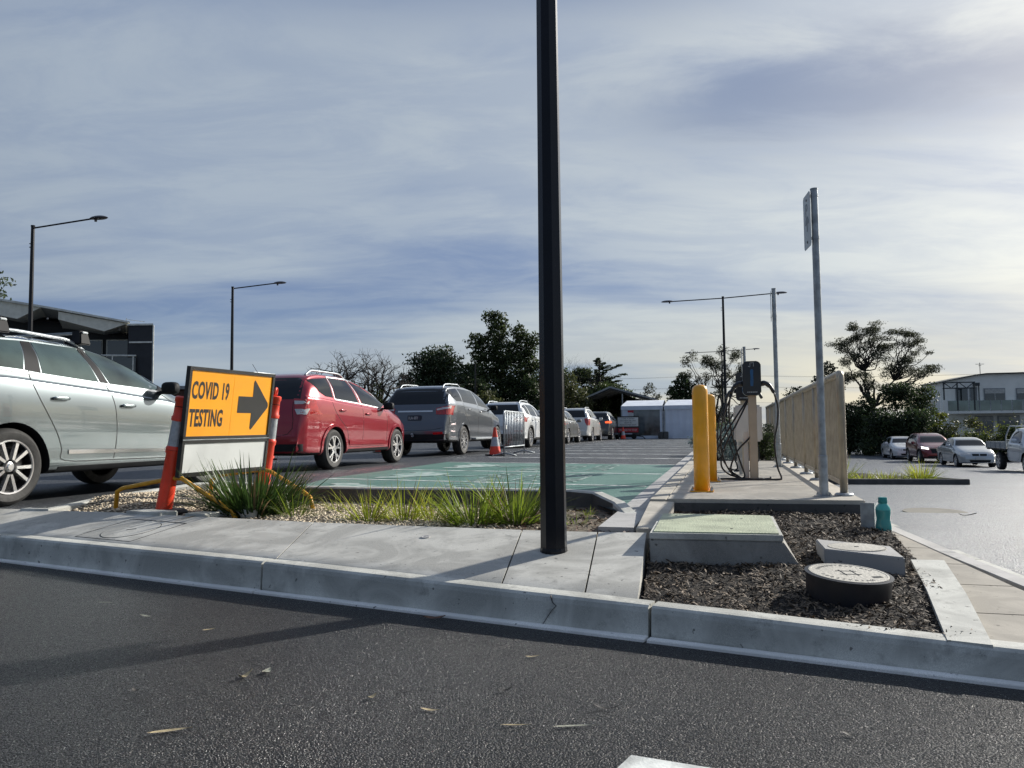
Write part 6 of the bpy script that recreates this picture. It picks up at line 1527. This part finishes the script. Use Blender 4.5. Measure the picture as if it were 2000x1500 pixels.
x, z = at(1333, 738, 62); tree('bushy_tree', 'dark round tree between the marquee and the yellow bollards', (x, 62, LOT), z, .2, [((0, 0, z - .7), (.75, .7, .6)), ((-.6, 0, z - 1.5), (.7, .7, .6)), ((.7, 0, z - 1.4), (.7, .7, .7)), ((0, 0, z - 2.0), (.95, .8, .8)), ((-.3, 0, z - 3.0), (1.1, .8, .9))], 5200, .10, 'leafd', group=GT, shell=.6)
GG = 'gum trees with open crowns'
x, z = at(1402, 688, 62)
cl = [((-1.6, 0, z - 1.0), (.8, .7, .5)), ((-.3, 0, z - .6), (.9, .7, .45)), ((1.6, 0, z - .2), (.9, .7, .45)), ((.7, .2, z - 1.4), (.8, .7, .5)), ((-2.4, 0, z - 2.0), (.75, .6, .45)), ((-1.2, 0, z - 2.3), (.7, .6, .4)), ((2.2, 0, z - 1.5), (.7, .6, .5)), ((-.2, 0, z - 3.3), (.8, .6, .4)), ((1.5, 0, z - 3.0), (.7, .6, .5)), ((-1.9, 0, z - 3.5), (.8, .6, .5)), ((2.4, 0, z - 4.0), (.8, .6, .7)), ((.6, 0, z - 5.2), (1.6, .8, .8))]
tree('gum_tree', 'open gum tree with bare forking limbs behind the charger', (x, 62, .1), z, .22, [((c[0] + random.gauss(0, .5) * r[0], c[1], c[2] + random.gauss(0, .6) * r[2]), (r[0] * .55, r[1] * .8, r[2] * 1.0)) for c, r in cl for k_ in range(3)], 14000, .06, 'leafg', group=GG, bark='bark', split=.22, forks=7, shell=.0, gap=.12, sub=3)
x, z = at(1565, 738, 60); tree('bushy_tree', 'dark tree between the two galvanised sign posts', (x, 60, -.8), z + .8, .2, dome(1.9, 1.5, 1.2, z + .2, 22, .95, 4), 8500, .105, 'leafd', group=GT, shell=.6)
x, z = at(1618, 700, 63); tree('gum_tree', 'thin open gum tree just right of the tall sign post', (x, 63, -.9), z + .9, .15, [((0, 0, z), (.7, .6, .6)), ((-.6, 0, z - 1.0), (.7, .6, .6)), ((.7, 0, z - 1.2), (.8, .6, .6)), ((0, 0, z - 2.2), (1.1, .7, .7)), ((.5, 0, z - 3.4), (1.2, .8, .8))], 3800, .10, 'leafg', group=GG, bark='bark', split=.3, forks=3, shell=.35, gap=.1)
x, z = at(1690, 628, 65); H_ = z + 1.2
fx = lambda px, py: ((px - 1678) / 1500 * 65, 0, (831 - py) / 1500 * 65 + CAMZ + 1.2)
cl = [(fx(px, py), (rx, .75, rz)) for px, py, rx, rz in ((1665, 635, .75, .32), (1712, 640, .95, .42), (1672, 655, .85, .5), (1637, 667, .85, .45), (1690, 660, .7, .5), (1740, 650, .8, .35), (1767, 650, .75, .4), (1660, 685, .8, .5), (1718, 676, 1.0, .5), (1750, 672, .8, .4), (1784, 668, .5, .4), (1788, 690, .4, .4), (1705, 700, .9, .5), (1755, 705, .9, .4), (1812, 715, .7, .38), (1785, 728, .9, .4), (1645, 708, .7, .5), (1735, 725, 1.0, .5), (1672, 730, .8, .5), (1640, 745, .8, .7), (1702, 745, .9, .7))]
rr_ = random.Random(4); c2 = []
for (c, r) in cl:
    for k_ in range(4): c2.append(((c[0] + rr_.gauss(0, .55) * r[0], c[1] + rr_.gauss(0, .8) * r[1], c[2] + rr_.gauss(0, .5) * r[2]), (r[0] * rr_.uniform(.5, 1.0), r[1] * .8, r[2] * rr_.uniform(.5, 1.0))))
root = tree('gum_tree', 'tall spreading gum tree with umbrella-shaped crown at right', (x, 65, -1.2), H_, .24, c2, 30000, .058, 'leafg', group=GG, bark='barkd', split=.34, forks=9, shell=.0, gap=.12, sub=2)
for px, Y, hpx, w, lab, mm_ in ((1655, 60, 778, 1.6, 'dark undergrowth tree seen through the fence end', 'leafd'), (1702, 61, 765, 1.7, 'dark tree at the foot of the tall gum', 'leafd'), (1752, 60, 738, 2.0, 'darkest bushy tree right of the gum trunk', 'leafd'), (1800, 63, 750, 1.8, 'dark bushy tree beside the pale house', 'leafm'), (1728, 56, 800, 1.5, 'low shadowy bush behind the white sedan', 'leafd'), (1782, 55, 790, 1.6, 'low shadowy bush above the maroon SUV', 'leafd')):
    x, z = at(px, hpx, Y); tree('bushy_tree', lab, (x, Y, -1.25), z + 1.25, .15, dome(w, w * .8, .5, z + .85, 16, .9, px), 7000, .10, mm_, group='dense trees beside the lower car park', shell=.65, sub=0)
GS = 'shrubs edging the lower car park'
for px, Y, hpx, w, lab, mm_, nn in ((1672, 66, 850, 1.2, 'low grey-green shrub at the kerb nearest the fence', 'leafb', 1800), (1690, 60, 838, .9, 'small dark green shrub left of the white sedan', 'leafm', 2200), (1712, 62, 832, 1.0, 'mid green shrub behind the white sedan', 'leafo', 2200), (1698, 57, 862, .55, 'smallest rounded shrub on the far kerb', 'leafm', 1100), (1735, 60, 838, .8, 'green shrub over the roof of the white sedan', 'leafm', 1800),
    (1770, 58, 828, 1.2, 'soft grey feathery shrub between sedan and maroon SUV', 'leafo', 2600), (1822, 55, 812, 1.3, 'dark shrub above the maroon SUV windscreen', 'leafd', 3400), (1840, 56, 802, .8, 'upright yellow-green shrub before the house terrace', 'leafy', 1700), (1868, 56, 806, 1.2, 'feathery olive casuarina shrub under the house balcony', 'leafo', 2600), (1897, 56, 812, 1.0, 'darker feathery shrub under the balcony corner', 'leafo', 2200)):
    x, z = at(px, hpx, Y); tree('shrub', lab, (x, Y, -1.25), z + 1.25, .05, dome(w, w * .8, .2, z + 1.0, 8, max(.35, w * .5), px), nn, .08, mm_, 'shrub', GS, shell=.5, sub=0, trunk=True, forks=2)
for px, Y, hpx, w, lab, nn in ((1906, 47, 826, 1.15, 'rounded yellow-tipped hedge shrub behind the silver sedan', 3000), (1946, 46, 832, 1.1, 'yellow-tipped hedge shrub left of the truck tray', 2800), (1975, 45, 822, 1.1, 'taller yellow-tipped hedge shrub behind the truck cab', 2800), (2010, 44, 826, 1.2, 'yellow-tipped hedge shrub cut off by the right edge', 2600)):
    x, z = at(px, hpx, Y); r_ = tree('hedge_shrub', lab, (x, Y, -1.15), z + 1.15, .05, dome(w, w * .8, .2, z + .85, 9, .5, px), nn, .07, 'leafm', 'shrub', 'glossy hedge shrubs behind the tray truck', shell=.6, sub=0, forks=2)
    leaves('foliage', [((0, 0, (z + 1.15) * .55), (w * 1.15, w * .9, (z + 1.15) * .5))], 420, .06, M['leafy'], r_, shell=.9)  # brighter yellow leaf tips, with sunlight put into their colour
# tree at the far left edge, only its tip in frame
tree('bushy_tree', 'tree barely entering at the left edge above the office building', (-28.2, 40, LOT), 10.2, .3, [((0, 0, 8.6), (1.6, 1.2, 1.1)), ((.6, 0, 9.2), (.7, .6, .6)), ((-1.2, 0, 7.6), (1.6, 1.2, 1.3))], 3000, .11, 'leafd', group=GT, shell=.5)
# shrubs on the garden bank behind the platform
def lowshrub(label, a, b, w, h, m, n, sz, grp, z=PLAT - .03):
    r_ = empty('shrub', ab(a, b, z), 0, label, 'shrub', grp)
    leaves('foliage', dome(w, w * .8, .1, h - .1, 9, w * .42, int(a * 10)), n, sz, M[m], r_, asp=.22, shell=.5)
    bm = bmesh.new()
    for i in range(6): limb(bm, (0, 0, 0), (random.uniform(-1, 1) * w * .6, random.uniform(-1, 1) * w * .5, h * .7), .012, .004, .1, 3, 4)
    fin(bm, 'stems', M['barkd'], r_); return r_
GB = 'shrubs behind the charging platform'
lowshrub('silvery blue-grey shrub right behind the yellow bollards', 14.3, -.12, .50, .62, 'leafb', 5200, .032, GB)
lowshrub('silvery shrub behind the first silvery one', 16.4, .1, .6, .75, 'leafb', 4200, .036, GB)
lowshrub('dark green shrub at the end of the platform by the fence', 14.2, .62, .32, .62, 'leafm', 3000, .028, GB)
lowshrub('dark green shrub behind the charger cabinet', 15.6, .75, .4, .8, 'leafd', 2600, .034, GB)
for i, (a_, b_) in enumerate(((19, .0), (23, .3), (28, .1), (34, .4))): lowshrub(['low green shrub on the strip beyond the platform', 'mid-distance green shrub on the garden strip', 'farther green shrub near the double-arm lamp', 'small distant shrub at the foot of the double-arm lamp'][i], a_, b_, .75, .8, 'leafm', 2400, .05, GB, .34)
# strap-leaved tufts
def tuft(label, loc, n, h, spread, m, grp, w=.009, seed=0, cat='grass tuft', lean=0):
    rr = random.Random(seed); V = []; F = []
    root = empty('grass_tuft', loc, 0, label, cat, grp)
    for i in range(n):
        a = rr.uniform(0, 6.283); r0 = rr.random() ** .5 * spread * .22; el = rr.triangular(.15, 1.45, .95); hh = h * rr.uniform(.55, 1.12) * (.75 + .25 * el); ww = w * rr.uniform(.6, 1.15)
        p = Vector((math.cos(a) * r0, math.sin(a) * r0, -.01)); d = Vector((math.cos(a) * math.cos(el) + lean, math.sin(a) * math.cos(el), math.sin(el))).normalized()
        side = Vector((-math.sin(a + rr.gauss(0, .5)), math.cos(a + rr.gauss(0, .5)), 0)).normalized(); droop = rr.uniform(.05, .42); k = 5; b = len(V)
        for j in range(k + 1):
            t = j / k; q = p + d * hh * t - Vector((0, 0, 1)) * droop * hh * t * t * (1.3 - el * .6) + Vector((d.x, d.y, 0)) * droop * .4 * hh * t * t
            wj = ww * (1 - t ** 2.2) * (.7 + .3 * min(1, t * 4)) * .5
            V += [q - side * wj, q + Vector((0, 0, -wj * .5)), q + side * wj]
        for j in range(k):
            o = b + j * 3; F += [(o, o + 1, o + 4, o + 3), (o + 1, o + 2, o + 5, o + 4)]
    o = pyd('blades', V, F, [M[m], M['deadb']], root, smooth='all'); dd = [rr.random() < .09 for _ in range(n)]
    for i, p in enumerate(o.data.polygons): p.material_index = int(dd[i // 10])
    return root
GF = 'strap-leaved tufts in the gravel bed'
tuft('large dark green tuft in front of the testing sign', (-2.22, 6.62, .25), 620, .54, 1.3, 'bladed', GF, .021, 1)
tuft('sparse light tuft between the dark tuft and the sign leg', (-1.80, 6.36, .25), 60, .34, .5, 'bladem', GF, .008, 2)
tuft('upright yellow-green tuft, first right of the sign leg', (-1.13, 6.05, .25), 90, .38, .5, 'bladey', GF, .010, 3)
tuft('spreading yellow-green tuft, second right of the sign leg', (-.86, 6.12, .25), 110, .38, .65, 'bladey', GF, .010, 4)
tuft('thin yellow-green tuft midway between sign and black pole', (-.62, 6.02, .25), 50, .36, .4, 'bladey', GF, .010, 5)
tuft('broad yellow-green tuft left of the black pole', (-.30, 5.82, .25), 220, .44, .9, 'bladem', GF, .013, 6)
tuft('tallest bright tuft touching the black pole at its left', (.02, 5.80, .25), 190, .50, .6, 'bladem', GF, .014, 7)
tuft('tiny green tuft just right of the black pole', (.46, 5.72, .25), 30, .14, .4, 'bladem', GF, .006, 8)
tuft('tiny green weed by the low end of the garden kerb', (.60, 6.3, .25), 22, .10, .3, 'bladem', GF, .006, 9)
tuft('small dry tuft at the foot of the sign leg', (-1.55, 6.9, .25), 36, .22, .5, 'bladey', GF, .006, 10)
# kerbed island in the lower car park
isl = [(19.6, 1.66), (20.25, 5.5), (22.0, 5.25), (24.6, 3.4), (24.2, 1.66)]
sheet('island_soil', [ab(*p) for p in isl], lambda p: zr(21.5) + .08, M['mulch_b'])
ic = [ab(a_, b_, zr(a_) + .13) for a_, b_ in isl]
for i in range(4):
    p, q = ic[i], ic[i + 1]; struct(kerbsweep('island_kerb', [p, q], .13, -1.2, M['kerbk'] if 'kerbk' in M else M['cdark']))
GI = 'tufts on the kerbed island'
for i, (a_, b_, n_, h_, lab) in enumerate(((20.6, 2.75, 200, .72, 'tall yellow-green tuft on the island, beside the fence end'), (20.5, 3.25, 90, .34, 'low tuft second from the fence on the island'), (20.5, 3.75, 100, .38, 'middle low tuft on the island'), (20.7, 4.1, 90, .32, 'short tuft just left of the rounded island tuft'), (20.9, 4.62, 220, .62, 'rounded yellow-green tuft near the island tip'))):
    tuft(lab, ab(a_, b_, zr(21) + .07), n_, h_, 1.0, 'bladey', GI, .018, 20 + i)
# fallen leaves
M['leaf1'] = mat('fallen_leaf_tan', (.42, .34, .20), .6, var=.2, vs=60); M['leaf2'] = mat('fallen_leaf_brown', (.16, .08, .045), .6, var=.3, vs=60); M['leaf3'] = mat('fallen_leaf_grey', (.36, .36, .28), .6, var=.2, vs=60); M['leafk'] = mat('fallen_leaf_black', (.02, .018, .016), .7)
def fallen(label, x, y, L_, w, rot, curl, m, z=.0, sick=.12):
    V = []; F = []; k = 8
    for i in range(k + 1):
        t = i / k * 2 - 1; ww = w * (1 - t * t) ** .7 * (1 - .25 * t); off = sick * L_ * (1 - t * t); zz = curl * L_ * (t * t) + .004
        V += [(t * L_ / 2, off - ww / 2, zz + .1 * w), (t * L_ / 2, off, zz), (t * L_ / 2, off + ww / 2, zz + .15 * w)]
    for i in range(k):
        o = i * 3; F += [(o, o + 1, o + 4, o + 3), (o + 1, o + 2, o + 5, o + 4)]
    ob = pyd('fallen_leaf', V, F, M[m], smooth='all'); ob.location = (x, y, z + .001); ob.rotation_euler = (0, 0, rot)
    return tag(ob, label, 'leaf', 'fallen leaves on the road')
for q in (('largest pale curved gum leaf at lower left of the road', -1.09, 2.483, .13, .018, .35, .05, 'leaf1'), ('tan curled leaf standing near the shadow edge', -1.038, 3.023, .075, .022, 1.2, .25, 'leaf1'), ('grey-green rounded leaf beside the tan curled leaf', -.971, 3.084, .055, .032, 1.5, .1, 'leaf3'),
    ('brown leaf against the kerb base left of the pole', -.40, 3.905, .11, .035, .1, .12, 'leaf2'), ('thin grey leaf at far left near the kerb', -2.283, 4.348, .09, .008, -.1, .03, 'leaf3'), ('slim curved grey leaf left of the pole shadow', -1.899, 4.015, .085, .014, -.45, .08, 'leaf3'), ('small pale leaf above the pole shadow', -1.462, 3.736, .06, .014, .6, .06, 'leaf1'),
    ('small tan scrap near the middle of the road', -.506, 2.781, .04, .018, 1.0, .2, 'leaf1'), ('dark thin twig-like leaf mid road', -.386, 2.842, .11, .006, 0.0, .02, 'leafk'), ('tan leaf below the dark twig-like leaf', -.287, 2.646, .07, .014, -.25, .1, 'leaf1'), ('black shrivelled leaf right of the dark twig', -.037, 2.831, .06, .014, .3, .25, 'leafk'),
    ('black forked leaf near the centre bottom', .307, 2.64, .09, .012, -.15, .2, 'leafk'), ('pale leaf tip at bottom centre', .002, 2.505, .10, .008, .0, .06, 'leaf1'), ('long pale thin leaf at bottom centre', .187, 2.488, .14, .010, .1, .05, 'leaf3'), ('small brown leaf close to the white kerb strip', .074, 3.246, .06, .012, .2, .1, 'leaf1'),
    ('black scrap on the shiny asphalt at lower right', 1.02, 2.40, .05, .012, -.6, .3, 'leafk'), ('small black lump in the pole shadow', -1.389, 2.871, .03, .02, 0, .4, 'leafk')): fallen(*q)
fallen('dark curled leaf on the asphalt beyond the bottle', *ab(9.82, 2.63, 0).xy, .22, .05, .1, .12, 'leafk', zr(9.8) + .008)
# power poles and wires behind
pw = empty('power_pole', (24.6, 90, 0), 0, 'timber power pole with cross-arms and wires behind the gum tree', 'power pole')
bm = bmesh.new(); tube(bm, [(0, 0, -1), (0, 0, 7.2)], [.16, .11], 8); fin(bm, 'pole', M['barkd'], pw)
for z_ in (6.9, 5.6): bm = bmesh.new(); box(bm, (0, 0, z_), (2.6, .1, .1)); fin(bm, 'cross_arm', M['barkd'], pw)
for z_, x_ in ((7.0, -1.2), (7.0, 1.2), (5.7, -1.2), (5.7, 1.2), (3.9, 0)):
    bm = bmesh.new(); tube(bm, [(x_ + t * 40, t * 4 * (1 if t < 0 else -1), z_ - .9 * (1 - (2 * abs(t) - 1) ** 2) * .5) for t in (-1, -.75, -.5, -.25, 0, .25, .5, .75, 1)], .007, 4); fin(bm, 'wire', M['cable'], pw)
